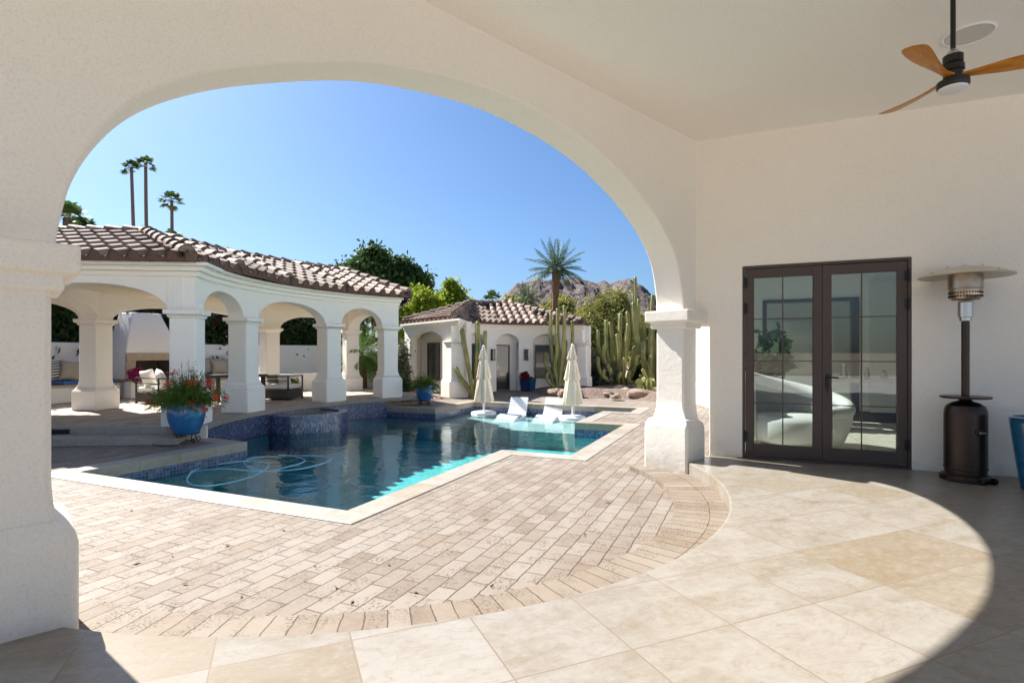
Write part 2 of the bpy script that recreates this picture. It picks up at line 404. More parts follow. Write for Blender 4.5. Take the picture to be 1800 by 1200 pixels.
# ------------------------------------------------------------------ mesh builder
OFF = {}
class MB:
    def __init__(s): s.v = []; s.f = []; s.uv = None
    def quad(s, a, b, c, d, uv=None):
        i = len(s.v); s.v += [tuple(a), tuple(b), tuple(c), tuple(d)]; s.f.append((i, i + 1, i + 2, i + 3))
        if uv is not None:
            if s.uv is None: s.uv = {}
            s.uv[len(s.f) - 1] = uv
    def box(s, c, d, rz=0., tilt=None):
        cx, cy_, cz = c; hx, hy, hz = (q / 2 for q in d); i = len(s.v)
        m = Matrix.Rotation(rz, 3, 'Z')
        if tilt is not None: m = m @ tilt
        for z in (-hz, hz):
            for x, y in ((-hx, -hy), (hx, -hy), (hx, hy), (-hx, hy)):
                q = m @ Vector((x, y, z)); s.v.append((cx + q.x, cy_ + q.y, cz + q.z))
        s.f += [(i, i + 3, i + 2, i + 1), (i + 4, i + 5, i + 6, i + 7)] + [(i + k, i + (k + 1) % 4, i + 4 + (k + 1) % 4, i + 4 + k) for k in range(4)]
        return s
    def rings(s, rs, cap=True, close=True):
        i = len(s.v); n = len(rs[0])
        for r in rs: s.v += [tuple(p) for p in r]
        for k in range(len(rs) - 1):
            for j in range(n if close else n - 1):
                a = i + k * n + j; b = i + k * n + (j + 1) % n
                s.f.append((a, b, b + n, a + n))
        if cap and close:
            s.f.append(tuple(i + j for j in reversed(range(n)))); s.f.append(tuple(i + (len(rs) - 1) * n + j for j in range(n)))
        return s
    def lathe(s, prof, n=32, c=(0, 0, 0), cap=True):
        return s.rings([[(c[0] + r * math.cos(2 * pi * j / n), c[1] + r * math.sin(2 * pi * j / n), c[2] + z) for j in range(n)] for r, z in prof], cap)
    def tube(s, pts, rad, n=8, cap=True, star=0., ribs=0):
        pts = [Vector(p) for p in pts]; rs = []
        if not hasattr(rad, '__len__'): rad = [rad] * len(pts)
        up = None
        for k, p in enumerate(pts):
            t = (pts[min(k + 1, len(pts) - 1)] - pts[max(k - 1, 0)]).normalized()
            if up is None:
                up = Vector((0, 0, 1)) if abs(t.z) < .9 else Vector((1, 0, 0))
            x = t.cross(up).normalized(); y = x.cross(t).normalized(); up = y
            ring = []
            for j in range(n):
                a = 2 * pi * j / n
                rr = rad[k] * (1 - star * (j % 2))
                ring.append(p + x * rr * math.cos(a) + y * rr * math.sin(a))
            rs.append(ring)
        return s.rings(rs, cap)
    def sq(s, c, lv, rz=0.):
        """loft of rectangles: lv = [(hx, hy, z)]"""
        m = Matrix.Rotation(rz, 2); rs = []
        for hx, hy, z in lv:
            rs.append([(*(Vector(c[:2]) + m @ Vector(q)), z) for q in ((-hx, -hy), (hx, -hy), (hx, hy), (-hx, hy))])
        return s.rings(rs)
    def tri2d(s, outer, holes, fn, flip=False, uvfn=None):
        """flat sheet from a 2-D outline with holes"""
        V = []; E = []; polys = [outer] + holes
        for p in polys:
            b = len(V); V += [Vector(q[:2]) for q in p]; E += [(b + k, b + (k + 1) % len(p)) for k in range(len(p))]
        vs, es, fs, *_ = delaunay_2d_cdt(V, E, [], 0, 1e-6)
        def inside(pt, poly):
            c = False; n = len(poly)
            for k in range(n):
                a, b = poly[k], poly[(k + 1) % n]
                if (a[1] > pt[1]) != (b[1] > pt[1]) and pt[0] < (b[0] - a[0]) * (pt[1] - a[1]) / (b[1] - a[1]) + a[0]: c = not c
            return c
        i = len(s.v); s.v += [tuple(fn(q[0], q[1])) for q in vs]
        for f in fs:
            c = sum((vs[k] for k in f), Vector((0, 0))) / len(f)
            if inside(c, outer) and not any(inside(c, h) for h in holes):
                s.f.append(tuple(i + k for k in (reversed(f) if flip else f)))
                if uvfn:
                    if s.uv is None: s.uv = {}
                    s.uv[len(s.f) - 1] = [uvfn(*vs[k]) for k in (reversed(f) if flip else f)]
        return s
    def prism(s, outer, z0, z1, holes=(), fn=None):
        holes = list(holes)
        f = fn or (lambda x, y, z: (x, y, z))
        s.tri2d(outer, holes, lambda x, y: f(x, y, z1)); s.tri2d(outer, holes, lambda x, y: f(x, y, z0), True)
        for p in [outer] + holes:
            for k in range(len(p)):
                a, b = p[k], p[(k + 1) % len(p)]
                s.quad(f(a[0], a[1], z0), f(b[0], b[1], z0), f(b[0], b[1], z1), f(a[0], a[1], z1))
        return s
    def build(s, name, mat, parent=None, world=False, bevel=0., seg=2, smooth=35, fix=False, weld=True):
        off = OFF.get(parent.name, Vector((0, 0, 0))) if (parent and world) else Vector((0, 0, 0))
        me = bpy.data.meshes.new(name)
        me.from_pydata([tuple(Vector(v) - off) for v in s.v] if world and parent else s.v, [], s.f)
        if s.uv:
            ul = me.uv_layers.new(name='UVMap')
            for k, p in enumerate(me.polygons):
                if k in s.uv:
                    for li, q in zip(p.loop_indices, s.uv[k]): ul.data[li].uv = q
        bm = bmesh.new(); bm.from_mesh(me)
        if weld: bmesh.ops.remove_doubles(bm, verts=bm.verts, dist=1e-5)
        if fix or (weld and not s.uv): bmesh.ops.recalc_face_normals(bm, faces=bm.faces)
        bm.to_mesh(me); bm.free()
        o = bpy.data.objects.new(name, me); COL.objects.link(o)
        if mat: me.materials.append(M[mat] if isinstance(mat, str) else mat)
        if smooth:
            me.shade_smooth(); me.set_sharp_from_angle(angle=R(smooth))
        if bevel:
            md = o.modifiers.new('bevel', 'BEVEL'); md.width = bevel; md.segments = seg; md.limit_method = 'ANGLE'; md.angle_limit = R(40)
        if parent:
            o.parent = parent
            if parent.name in OFF: OFF[o.name] = OFF[parent.name]
        return o
def tag(o, label, cat, group=None, kind=None):
    if label: o['label'] = label
    if cat: o['category'] = cat
    if group: o['group'] = group
    if kind: o['kind'] = kind
    return o
def thing(name, label, cat, loc=(0, 0, 0), rz=0., group=None):
    o = bpy.data.objects.new(name, None); COL.objects.link(o); o.empty_display_size = .2
    o.location = loc; o.rotation_euler = (0, 0, rz); OFF[o.name] = Vector(loc)
    return tag(o, label, cat, group)
def structure(mb, name, mat, label=None, **kw):
    o = mb.build(name, mat, **kw); o['kind'] = 'structure'
    if label: o['label'] = label
    return o
def copy_tree(o, parent=None):
    c = o.copy(); COL.objects.link(c)
    if parent: c.parent = parent
    for ch in [q for q in bpy.data.objects if q.parent == o]: copy_tree(ch, c)
    return c
def np_mesh(name, mat, co, faces_n, parent=None):
    """co: (n*k,3) array of consecutive k-gons"""
    k = faces_n; nv = len(co); nf = nv // k
    me = bpy.data.meshes.new(name)
    me.vertices.add(nv); me.vertices.foreach_set('co', np.asarray(co, np.float32).ravel())
    me.loops.add(nv); me.loops.foreach_set('vertex_index', np.arange(nv, dtype=np.int32))
    me.polygons.add(nf); me.polygons.foreach_set('loop_start', np.arange(0, nv, k, dtype=np.int32))
    me.polygons.foreach_set('loop_total', np.full(nf, k, np.int32))
    me.update(calc_edges=True); me.materials.append(M[mat])
    o = bpy.data.objects.new(name, me); COL.objects.link(o)
    if parent: o.parent = parent
    return o
def leaf_quads(cen, size, rg, droop=.0, elong=1.8, dirs=None):
    """rhombus leaves: centres (n,3), size scalar or (n,), returns (4n,3)"""
    n = len(cen)
    d = rg.normal(size=(n, 3)) if dirs is None else dirs + rg.normal(size=(n, 3)) * .35
    d[:, 2] -= droop
    d /= np.linalg.norm(d, axis=1, keepdims=True) + 1e-9
    q = rg.normal(size=(n, 3)); sd = np.cross(d, q); sd /= np.linalg.norm(sd, axis=1, keepdims=True) + 1e-9
    s = np.broadcast_to(np.asarray(size, float).reshape(-1, 1), (n, 1)) * rg.uniform(.7, 1.3, (n, 1))
    a = d * s * elong * .5; b = sd * s * .5
    out = np.empty((n, 4, 3)); out[:, 0] = cen - a; out[:, 1] = cen + b; out[:, 2] = cen + a; out[:, 3] = cen - b
    return out.reshape(-1, 3)
def crown_pts(rad, nclump, per, spread, rg, shell=.5, flat=0.):
    """clumped points in an ellipsoid with half-axes rad"""
    u = rg.normal(size=(nclump, 3)); u /= np.linalg.norm(u, axis=1, keepdims=True)
    r = shell + (1 - shell) * rg.uniform(0, 1, (nclump, 1)) ** .6
    lump = 1 + .16 * np.sin(u[:, :1] * 5 + 1.3) + .14 * np.sin(u[:, 1:2] * 6 + u[:, 2:3] * 4)
    c = u * r * lump / 1.2 * np.asarray(rad)
    if flat: c[:, 2] = np.maximum(c[:, 2], -flat * rad[2])
    p = np.repeat(c, per, 0) + rg.normal(size=(nclump * per, 3)) * spread * rg.uniform(.5, 1.2, (nclump, 1)).repeat(per, 0)
    return p

# ------------------------------------------------------------------ shared builders
def arch_wall(mb, sm, ztop, pos, nrm, m0, m1):
    """wall along a path: sm = [(s, z of the underside)], faces at offsets m0 and m1"""
    i = len(mb.v)
    for s, zb in sm:
        p = pos(s); n = nrm(s)
        for m, z in ((m0, zb), (m0, ztop), (m1, zb), (m1, ztop)):
            q = p + n * m; mb.v.append((q.x, q.y, z))
    for k in range(len(sm) - 1):
        a = i + 4 * k; b = a + 4
        mb.f += [(a, b, b + 1, a + 1), (b + 2, a + 2, a + 3, b + 3), (a + 2, b + 2, b, a), (a + 1, b + 1, b + 3, a + 3)]
    e = i + 4 * (len(sm) - 1)
    mb.f += [(i, i + 1, i + 3, i + 2), (e, e + 2, e + 3, e + 1)]
    return mb
def arch_samples(s0, s1, openings, zbase, step=.35, n=20):
    """openings: (start, end, spring, apex)"""
    out = []; cur = s0
    def flat(a, b):
        k = max(1, int(abs(b - a) / step))
        for j in range(k + 1): out.append((a + (b - a) * j / k, zbase))
    for a, b, sp, ap in openings:
        flat(cur, a); c, h = (a + b) / 2, (b - a) / 2
        for j in range(0, n + 1):
            t = pi * (1 - j / n); out.append((c + h * math.cos(t), sp + (ap - sp) * math.sin(t)))
        cur = b
    flat(cur, s1)
    return [q for k, q in enumerate(out) if k == 0 or abs(q[0] - out[k - 1][0]) > 1e-5 or abs(q[1] - out[k - 1][1]) > 1e-5]
def ring_sheet(mb, r0, r1, a0, a1, z, fn, n=60, uvs=None):
    for k in range(n):
        t0 = a0 + (a1 - a0) * k / n; t1 = a0 + (a1 - a0) * (k + 1) / n
        p = [fn(t0, r0), fn(t1, r0), fn(t1, r1), fn(t0, r1)]
        rm = (r0 + r1) / 2
        uv = [(R(t0) * rm, 0.), (R(t1) * rm, 0.), (R(t1) * rm, abs(r1 - r0)), (R(t0) * rm, abs(r1 - r0))]
        mb.quad(*[(q.x, q.y, z) for q in p], uv=uv)
    return mb
def ring_wall(mb, r, a0, a1, z0, z1, fn, n=60):
    for k in range(n):
        t0 = a0 + (a1 - a0) * k / n; t1 = a0 + (a1 - a0) * (k + 1) / n
        p, q = fn(t0, r), fn(t1, r)
        u0, u1 = R(t0) * r, R(t1) * r
        mb.quad((p.x, p.y, z0), (q.x, q.y, z0), (q.x, q.y, z1), (p.x, p.y, z1), uv=[(u0, z0), (u1, z0), (u1, z1), (u0, z1)])
    return mb
def poly_offset(pts, d):
    """offset an open polyline sideways (mitred)"""
    out = []; n = len(pts)
    for k in range(n):
        ns = []
        for a, b in ((k - 1, k), (k, k + 1)):
            if 0 <= a and b < n:
                t = (pts[b] - pts[a]).normalized(); ns.append(Vector((-t.y, t.x)))
        if len(ns) == 2:
            m = (ns[0] + ns[1]).normalized(); out.append(pts[k] + m * (d / max(.3, m.dot(ns[0]))))
        else: out.append(pts[k] + ns[0] * d)
    return out
def barrel_roof(E0, E1, R0, R1, ze, zr, tw=.32, course=.40):
    """one slope of barrel tiles between eave points E and ridge points R, cut at its hips"""
    E0, E1, R0, R1 = (Vector(q) for q in (E0, E1, R0, R1))
    u = (E1 - E0).normalized(); nrm2 = Vector((-u.y, u.x))
    if nrm2.dot((R0 + R1) / 2 - (E0 + E1) / 2) < 0: nrm2 = -nrm2
    run = max(abs(nrm2.dot((R0 + R1) / 2 - E0)), .2); slope = math.hypot(run, zr - ze)
    U = Vector((u.x, u.y, 0)); V = Vector((nrm2.x * run, nrm2.y * run, zr - ze)) / slope; W = U.cross(V)
    if W.z < 0: W = -W
    us = [u.dot(q - E0) for q in (E0, E1, R0, R1)]
    t0 = math.floor(min(us) / tw) - 1; t1 = math.ceil(max(us) / tw) + 1
    prof = []
    for k in range(9): prof.append((.64 * k / 8, .105 * math.sqrt(max(0, 1 - ((k - 4) / 4) ** 2))))
    prof += [(.76, -.012), (.88, -.012)]
    cols = [((t + a) * tw, h, t) for t in range(t0, t1) for a, h in prof]
    nc = int(math.ceil(slope / course)) + 1
    bm = bmesh.new(); uvl = bm.loops.layers.uv.new('UVMap')
    O = Vector((E0.x, E0.y, ze))
    def row(v, lift, flat=None): return [bm.verts.new(O + U * x + V * v + W * ((h if flat is None else flat) + lift)) for x, h, t in cols]
    rg_ = random.Random(int(abs(E0.x * 100 + E0.y * 77)))
    prev = None
    for c in range(nc):
        lo = row(c * course, .045); hi = row((c + 1) * course, .0)
        for a, b, lip in (((prev, lo, True),) if prev else ()) + ((lo, hi, False),):
            for k in range(len(cols) - 1):
                f = bm.faces.new((a[k], a[k + 1], b[k + 1], b[k]))
                for lp in f.loops: lp[uvl].uv = (cols[k][2] + .5, (c if not lip else c) + .5)
        prev = hi
    geom = lambda: bm.verts[:] + bm.edges[:] + bm.faces[:]
    mid = (E0 + E1 + R0 + R1) / 4
    for a, b in ((E0, R0), (E1, R1)):
        t = (b - a).normalized(); pn = Vector((-t.y, t.x, 0))
        if pn.dot(Vector((mid.x - a.x, mid.y - a.y, 0))) > 0: pn = -pn
        bmesh.ops.bisect_plane(bm, geom=geom(), plane_co=(a.x, a.y, ze), plane_no=pn, clear_outer=True)
    if (R1 - R0).length > .05:
        t = (R1 - R0).normalized(); pn = Vector((-t.y, t.x, 0))
        if pn.dot(Vector((mid.x - R0.x, mid.y - R0.y, 0))) > 0: pn = -pn
        bmesh.ops.bisect_plane(bm, geom=geom(), plane_co=(R0.x, R0.y, zr), plane_no=pn, clear_outer=True)
    else:
        top = nrm2.dot(R0 - E0)
        bmesh.ops.bisect_plane(bm, geom=geom(), plane_co=(E0.x + nrm2.x * top, E0.y + nrm2.y * top, zr), plane_no=(nrm2.x, nrm2.y, 0), clear_outer=True)
    bm.verts.index_update()
    vs = [v.co.copy() for v in bm.verts]; fs = [tuple(v.index for v in f.verts) for f in bm.faces]; uvs = [[tuple(l[uvl].uv) for l in f.loops] for f in bm.faces]
    bm.free()
    # mortar stop under the first course
    stop = []
    L_ = (E1 - E0).length
    x = 0.
    prs = [(xx, h) for xx, h, t in cols if 0 <= xx <= L_]
    prs = [(0., -.012)] + prs + [(L_, -.012)]
    for (xa, ha), (xb, hb) in zip(prs, prs[1:]):
        if xb - xa < 1e-5: continue
        q = lambda xx, h, d=0.: O + U * xx + V * (.018 + d) + W * (h)
        stop.append((q(xa, ha + .03), q(xb, hb + .03)))
    return vs, fs, uvs, [(a, b) for a, b in stop]
def roof_part(parent, facets, ze, zr, name='roof', fascia=.13):
    mb = MB(); mb.uv = {}; st = MB()
    for E0, E1, R0, R1, *z in facets:
        zz = z[0] if z else zr
        vs, fs, uvs, stop = barrel_roof(E0, E1, R0, R1, ze, zz)
        i = len(mb.v); mb.v += vs
        for f, q in zip(fs, uvs): mb.uv[len(mb.f)] = q; mb.f.append(tuple(i + k for k in f))
        for a, b in stop: st.quad((a.x, a.y, ze - fascia), (b.x, b.y, ze - fascia), b, a)
    o = mb.build(name, 'tile', parent, world=True, smooth=50)
    st.build('eave_band', 'eave', o, world=True, smooth=0)
    return o
def caps(mb, p0, p1, r=.125, sp=.36):
    p0, p1 = Vector(p0), Vector(p1); d = (p1 - p0); n = max(1, int(d.length / sp)); t = d.normalized()
    x = t.cross(Vector((0, 0, 1))).normalized(); y = x.cross(t).normalized()
    if y.z < 0: y = -y
    if mb.uv is None: mb.uv = {}
    for k in range(n):
        a = p0 + d * (k / n); b = p0 + d * ((k + 1.12) / n)
        ra, rb, up = r * 1.12, r * .92, .035
        m = 8; i = len(mb.v)
        for q, rr, l in ((a, ra, up), (b, rb, 0.), (a, ra * .84, up), (b, rb * .84, 0)):
            for j in range(m + 1):
                an = pi * j / m; mb.v.append(tuple(q + x * rr * math.cos(an) + y * (rr * math.sin(an) + l - .02)))
        c = m + 1
        sid = (rnd.random() * 900, rnd.random() * 900)
        for j in range(m):
            for f in ((i + j, i + j + 1, i + c + j + 1, i + c + j), (i + 2 * c + j, i + 2 * c + j + 1, i + j + 1, i + j)):
                mb.uv[len(mb.f)] = [sid] * 4; mb.f.append(f)
        mb.uv[len(mb.f)] = [sid] * (m + 1); mb.f.append(tuple(i + j for j in range(m + 1)))
    return mb
def stucco_column(parent, c, rz, zb, zt, sh=.22, ped=.32, cap=.30, zped=.55, flare=.28, capz=.15, mat='white_stucco', bevel=.025):
    """shaft with flared foot > pedestal, capital"""
    mb = MB(); lv = [(sh, sh, zb + zped - .02)]
    fl = ped - .05
    for k in range(7):
        t = k / 6; lv.append((sh + (fl - sh) * (1 - t) ** 2.2, sh + (fl - sh) * (1 - t) ** 2.2, zb + zped + flare * t))
    lv[0] = (fl, fl, zb + zped - .02)
    lv += [(sh * 1.0, sh * 1.0, zt - capz)]
    mb.sq(c, lv, rz); o = mb.build('column', mat, parent, world=True, bevel=bevel, smooth=40)
    p = MB().sq(c, [(ped, ped, zb), (ped, ped, zb + zped - .07), (ped - .05, ped - .05, zb + zped)], rz); p.build('pedestal', mat, o, world=True, bevel=bevel)
    q = MB().sq(c, [(sh + .015, sh + .015, zt - capz), (sh + .035, sh + .035, zt - capz + .05), (sh + .035, sh + .035, zt - capz + .06), (cap - .005, cap - .005, zt - capz + .065), (cap, cap, zt)], rz); q.build('capital', mat, o, world=True, bevel=.012)
    return o

# ================================================================== SETTING
# pool outline (counter-clockwise seen from above is not needed: walls are two-sided)
A0 = at(610, 898, GZ).xy
A1 = A0 + PA * 3.65; A2 = A1 - PB * 1.15; A3 = A2 + PA * 3.75; A4 = A3 + PB * 1.08
A5 = A4 + PA * 2.6; A6 = A5 - PB * .7; A7 = A6 + PA * 1.1; A8 = A7 + PB * 5.1; A9 = A8 - PA * 2.35; A10 = A9 + PB * 1.62
A13 = A0 + PB * 4.36; A12 = A13 + PA * 2.6
RT = 5.9
def th_of(p): return math.degrees(math.atan2(p.y - CC.y, CC.x - p.x))
TH1 = th_of(A10) + .3; TH0 = -12.0
A11 = pv(TH0, RT)
arc = [pv(TH1 + (TH0 - TH1) * k / 40, RT) for k in range(41)]
edge = [A11, A12, A13, A0, A1, A2, A3, A4, A5, A6, A7, A8, A9, A10]
pool = edge + arc[1:-1]
CW = .33
def in_poly(x, y, poly):
    c = False
    for k in range(len(poly)):
        p, q = poly[k], poly[(k + 1) % len(poly)]
        if (p[1] > y) != (q[1] > y) and x < (q[0] - p[0]) * (y - p[1]) / (q[1] - p[1]) + p[0]: c = not c
    return c
OUT = -1 if in_poly(*poly_offset(edge, .05)[3], pool) else 1     # which way is out of the pool
off = poly_offset(edge, CW * OUT)
hole = [q - (q - p).normalized() * .02 for p, q in zip(edge, off)]
hole = hole + [pv(TH1 + (TH0 - TH1) * k / 12, RT + .25) for k in range(13)]
# porch floor edge circle in plan
PC = wp(3.52, -1.85); PR = 3.61
def pc(a, r): return Vector((PC.x + r * math.cos(R(a)), PC.y + r * math.sin(R(a))))
nang = math.degrees(math.atan2(NW.y, NW.x))

# ground to the horizon, with the pool and the paved yard let into it
g = MB(); g.tri2d([(-2500, -2500), (2500, -2500), (2500, 2500), (-2500, 2500)], [[(-40, -30), (40, -30), (40, 32), (-40, 32)]], lambda x, y: (x, y, -.3))
structure(g, 'ground', 'desert', smooth=0)
yard = [(-40, -30), (40, -30), (40, 32), (-40, 32)]
g = MB(); g.tri2d(yard, [hole], lambda x, y: (x, y, GZ))
structure(g, 'pool_deck', 'paver', smooth=0)

g = MB(); g.prism([tuple(wp(26, 6.6)), tuple(wp(-9, 6.6)), tuple(wp(-9, 26)), tuple(wp(26, 26))], GZ + .004, -.05)
structure(g, 'bounce_patio', simple('pale_bounce', (.72, .70, .66), .9, 0, .05, 2), smooth=0)  # unseen pale slab added behind the camera to bounce daylight inside
# coping: stone slabs with a nose, mitred at the corners
cp = MB(); lens = 0.
for k in range(len(edge) - 1):
    a, b = edge[k], edge[k + 1]; oa, ob = off[k], off[k + 1]; l = (b - a).length
    tvec = (b - a).normalized(); e0 = (oa - a).dot(tvec); e1 = (ob - a).dot(tvec)
    top, bot = GZ + .012, GZ - .15
    P3 = lambda q, z: (q.x, q.y, z)
    cp.quad(P3(a, top), P3(b, top), P3(ob, top), P3(oa, top), uv=[(lens, .5), (lens + l, .5), (lens + e1, .5 + CW), (lens + e0, .5 + CW)])
    cp.quad(P3(a, bot), P3(b, bot), P3(b, top), P3(a, top), uv=[(lens, .3), (lens + l, .3), (lens + l, .45), (lens, .45)])
    cp.quad(P3(oa, bot), P3(ob, bot), P3(ob, top), P3(oa, top), uv=[(lens, .3), (lens + l, .3), (lens + l, .45), (lens, .45)])
    cp.quad(P3(a, bot), P3(b, bot), P3(ob, bot), P3(oa, bot), uv=[(lens, .3)] * 4)
    lens += math.ceil(l / .61) * .61
structure(cp, 'pool_coping', 'coping', smooth=0, bevel=.012, fix=True)
# basin
PZ, BT = WZ - .52, WZ - .06
tb = MB(); pw = MB(); lens = 0.
full = edge + arc[1:]
for k in range(len(full) - 1):
    a, b = full[k], full[k + 1]; l = (b - a).length
    ztop = GZ - .14 if k < len(edge) - 1 else TZ - .06
    tb.quad((a.x, a.y, BT), (b.x, b.y, BT), (b.x, b.y, ztop), (a.x, a.y, ztop), uv=[(lens, BT), (lens + l, BT), (lens + l, ztop), (lens, ztop)])
    pw.quad((a.x, a.y, PZ), (b.x, b.y, PZ), (b.x, b.y, BT), (a.x, a.y, BT)); lens += l
structure(tb, 'pool_tile_band', 'mosaic', smooth=0)
pw.tri2d(pool, [], lambda x, y: (x, y, PZ))
# sun shelf under the loungers and steps by the near jog
structure(pw, 'pool_basin', 'pool_plaster', smooth=0)
sh = MB()
SH = [A8 - PA * 2.9 + PB * .3, A8 + PB * .3 + PA * .05, A7 + PA * .05 - PB * .05, A7 - PA * 2.9 - PB * .05]
sh.prism([tuple(q) for q in SH], PZ + .004, WZ - .10)
structure(sh, 'pool_shelf', simple('shelf_plaster', (.34, .44, .44), .85, 0, .08, 7), smooth=0)
wb = MB(); wout = poly_offset(edge, .03 * OUT)
warc = [pv(TH1 + (TH0 - TH1) * k / 40, RT + .03) for k in range(41)]
wb.prism([tuple(q) for q in wout + warc[1:-1]], PZ - .05, WZ)
structure(wb, 'pool_water', 'water', smooth=0)

# terrace under the pavilion, its coping, its steps
tr = MB()
ter = [tuple(pv(TH0 + (64 - TH0) * k / 50, RT + .28)) for k in range(51)] + [tuple(pv(64 + (-6 - 64) * k / 40, 13.6)) for k in range(41)] + [(-20, 12.9), (-20, 9.45), (-6.1, 9.68)]
tr.prism(ter, GZ + .004, TZ)
structure(tr, 'terrace', 'terrace_paver', smooth=0)
tc = MB()
ring_sheet(tc, RT - .03, RT + .285, TH0 - 1, 64, TZ + .012, pv, 70); ring_wall(tc, RT - .03, TH0 - 1, 64, TZ - .07, TZ + .012, pv, 70); ring_sheet(tc, RT - .03, RT + .285, TH0 - 1, 64, TZ - .07, pv, 70)
structure(tc, 'terrace_coping', 'coping', smooth=30)
te = MB(); q = pv(-13.35, 6.03); te.box((q.x, q.y, (GZ + TZ + .016) / 2), (.36, .07, TZ + .016 - GZ), R(13.35))
structure(te, 'terrace_end', 'garden_stucco', smooth=0, bevel=.01)
st1 = MB()
for (x0, y0), (x1, y1), z0, z1, dpt in (((-20, 8.0), (-5.62, 9.2), GZ + .004, -.088, .7),):
    st1.prism([(x0, y0), (x1, y1), (x1 - .25, y1 + dpt), (x0, y0 + 2.2)], z0, z1)
structure(st1, 'terrace_step', 'terrace_paver', smooth=0, bevel=.01)
nose = MB()
def strip(mb, a, b, w_, z0, z1):
    a, b = Vector(a), Vector(b); t = (b - a).normalized(); n = Vector((t.y, -t.x)); l = (b - a).length
    q = [a, b, b - n * w_, a - n * w_]
    mb.quad(*[(p.x, p.y, z1) for p in q], uv=[(0, .5), (l, .5), (l, .5 + w_), (0, .5 + w_)])
    mb.quad((a.x, a.y, z0), (b.x, b.y, z0), (b.x, b.y, z1), (a.x, a.y, z1), uv=[(0, .3), (l, .3), (l, .4), (0, .4)])
strip(nose, (-20, 7.988), (-5.6, 9.188), .3, GZ + .006, -.084)
strip(nose, (-20, 9.438), (-6.1, 9.668), .3, -.086, TZ + .004)
structure(nose, 'step_coping', 'coping', smooth=0)
v = MB(); v.box((-7.98, 9.618, -.035), (.34, .03, .075), R(.9))
for k in range(5): v.box((-7.98, 9.6, -.06 + k * .0125), (.30, .02, .004), R(.9))
tag(v.build('riser_vent', 'dark_metal'), 'dark louvred vent set in the upper terrace step', 'vent')

# spa: a tiled drum breaking out of the terrace edge, spilling into the pool
SC = Vector((-5.02, 13.3)); SR = .98
def sp(a, r): return Vector((SC.x + r * math.cos(R(a)), SC.y + r * math.sin(R(a))))
s_ = MB(); ring_wall(s_, SR, 0, 360, -1.9, -.08, sp, 48); ring_sheet(s_, SR - .2, SR, 0, 360, -.08, sp, 48); ring_wall(s_, SR - .2, 0, 360, -.5, -.08, sp, 48)
structure(s_, 'spa_basin', 'mosaic', smooth=40)
s_ = MB(); s_.lathe([(SR - .19, -.5), (SR - .19, -.105)], 48, (SC.x, SC.y, 0)); structure(s_, 'spa_water', 'water', smooth=30)
wf_m, wf_nt, wf_b = newmat('falling_water')
wf_out = wf_nt.nodes['Material Output']
wf_uv = N(wf_nt, 'ShaderNodeUVMap').outputs[0]
wf_n = noise(wf_nt, 1., 5, .7, mapped(wf_nt, wf_uv, (55, 6, 1)))
wf_tr = N(wf_nt, 'ShaderNodeBsdfTransparent'); wf_mx = N(wf_nt, 'ShaderNodeMixShader')
L(wf_nt, ramp(wf_nt, wf_n.outputs['Fac'], [(.45, 0), (.72, .75)]), wf_mx.inputs[0]); L(wf_nt, wf_tr.outputs[0], wf_mx.inputs[1]); L(wf_nt, wf_b.outputs[0], wf_mx.inputs[2]); L(wf_nt, wf_mx.outputs[0], wf_out.inputs[0])
wf_b.inputs['Base Color'].default_value = (.8, .85, .9, 1); wf_b.inputs['Roughness'].default_value = .2
s_ = MB()
for k in range(24):
    a0, a1 = -88 + 62 * k / 24, -88 + 62 * (k + 1) / 24
    rows = [(SR - .1, -.076), (SR + .005, -.08), (SR + .03, -.16), (SR + .05, -.3), (SR + .06, WZ + .002)]
    for (ra, za), (rb, zb) in zip(rows, rows[1:]):
        p = [sp(a0, ra), sp(a1, ra), sp(a1, rb), sp(a0, rb)]
        s_.quad((p[0].x, p[0].y, za), (p[1].x, p[1].y, za), (p[2].x, p[2].y, zb), (p[3].x, p[3].y, zb), uv=[(R(a0), za), (R(a1), za), (R(a1), zb), (R(a0), zb)])
o = s_.build('spa_waterfall', wf_m, smooth=60); o['kind'] = 'structure'

# porch floor with its round bite, the step ring in front of it
fl = MB()
def porch_outline(r, back=True):
    a = [pc(nang + t, r) for t in np.linspace(-62, 62, 90)]
    return a
inner = porch_outline(PR)
d_s = lambda p: (K - p).dot(DW)
if d_s(inner[0]) > d_s(inner[-1]): inner = inner[::-1]          # start at the door side (small s)
porch_poly = [tuple(dp(-.05, .0)), tuple(dp(.5, .0)), tuple(dp(.5, .27)), tuple(dp(11, .27)), tuple(wp(3, 6.5)), tuple(wp(13, 6.5)), tuple(wp(13, .1))] + [tuple(p) for p in reversed(inner)]
fl.prism(porch_poly, GZ + .004, 0.)
structure(fl, 'porch_floor', 'porch_tile', smooth=0, bevel=.012)
rg1 = MB(); n_ = 80
ring_sheet(rg1, PR - .17, PR - .001, nang - 66, nang + 66, -.14, pc, n_)
ring_sheet(rg1, PR - .49, PR - .172, nang - 66, nang + 66, -.14, pc, n_)
ring_wall(rg1, PR - .49, nang - 66, nang + 66, GZ, -.14, pc, n_)
structure(rg1, 'porch_step', 'paver_ring', smooth=0)

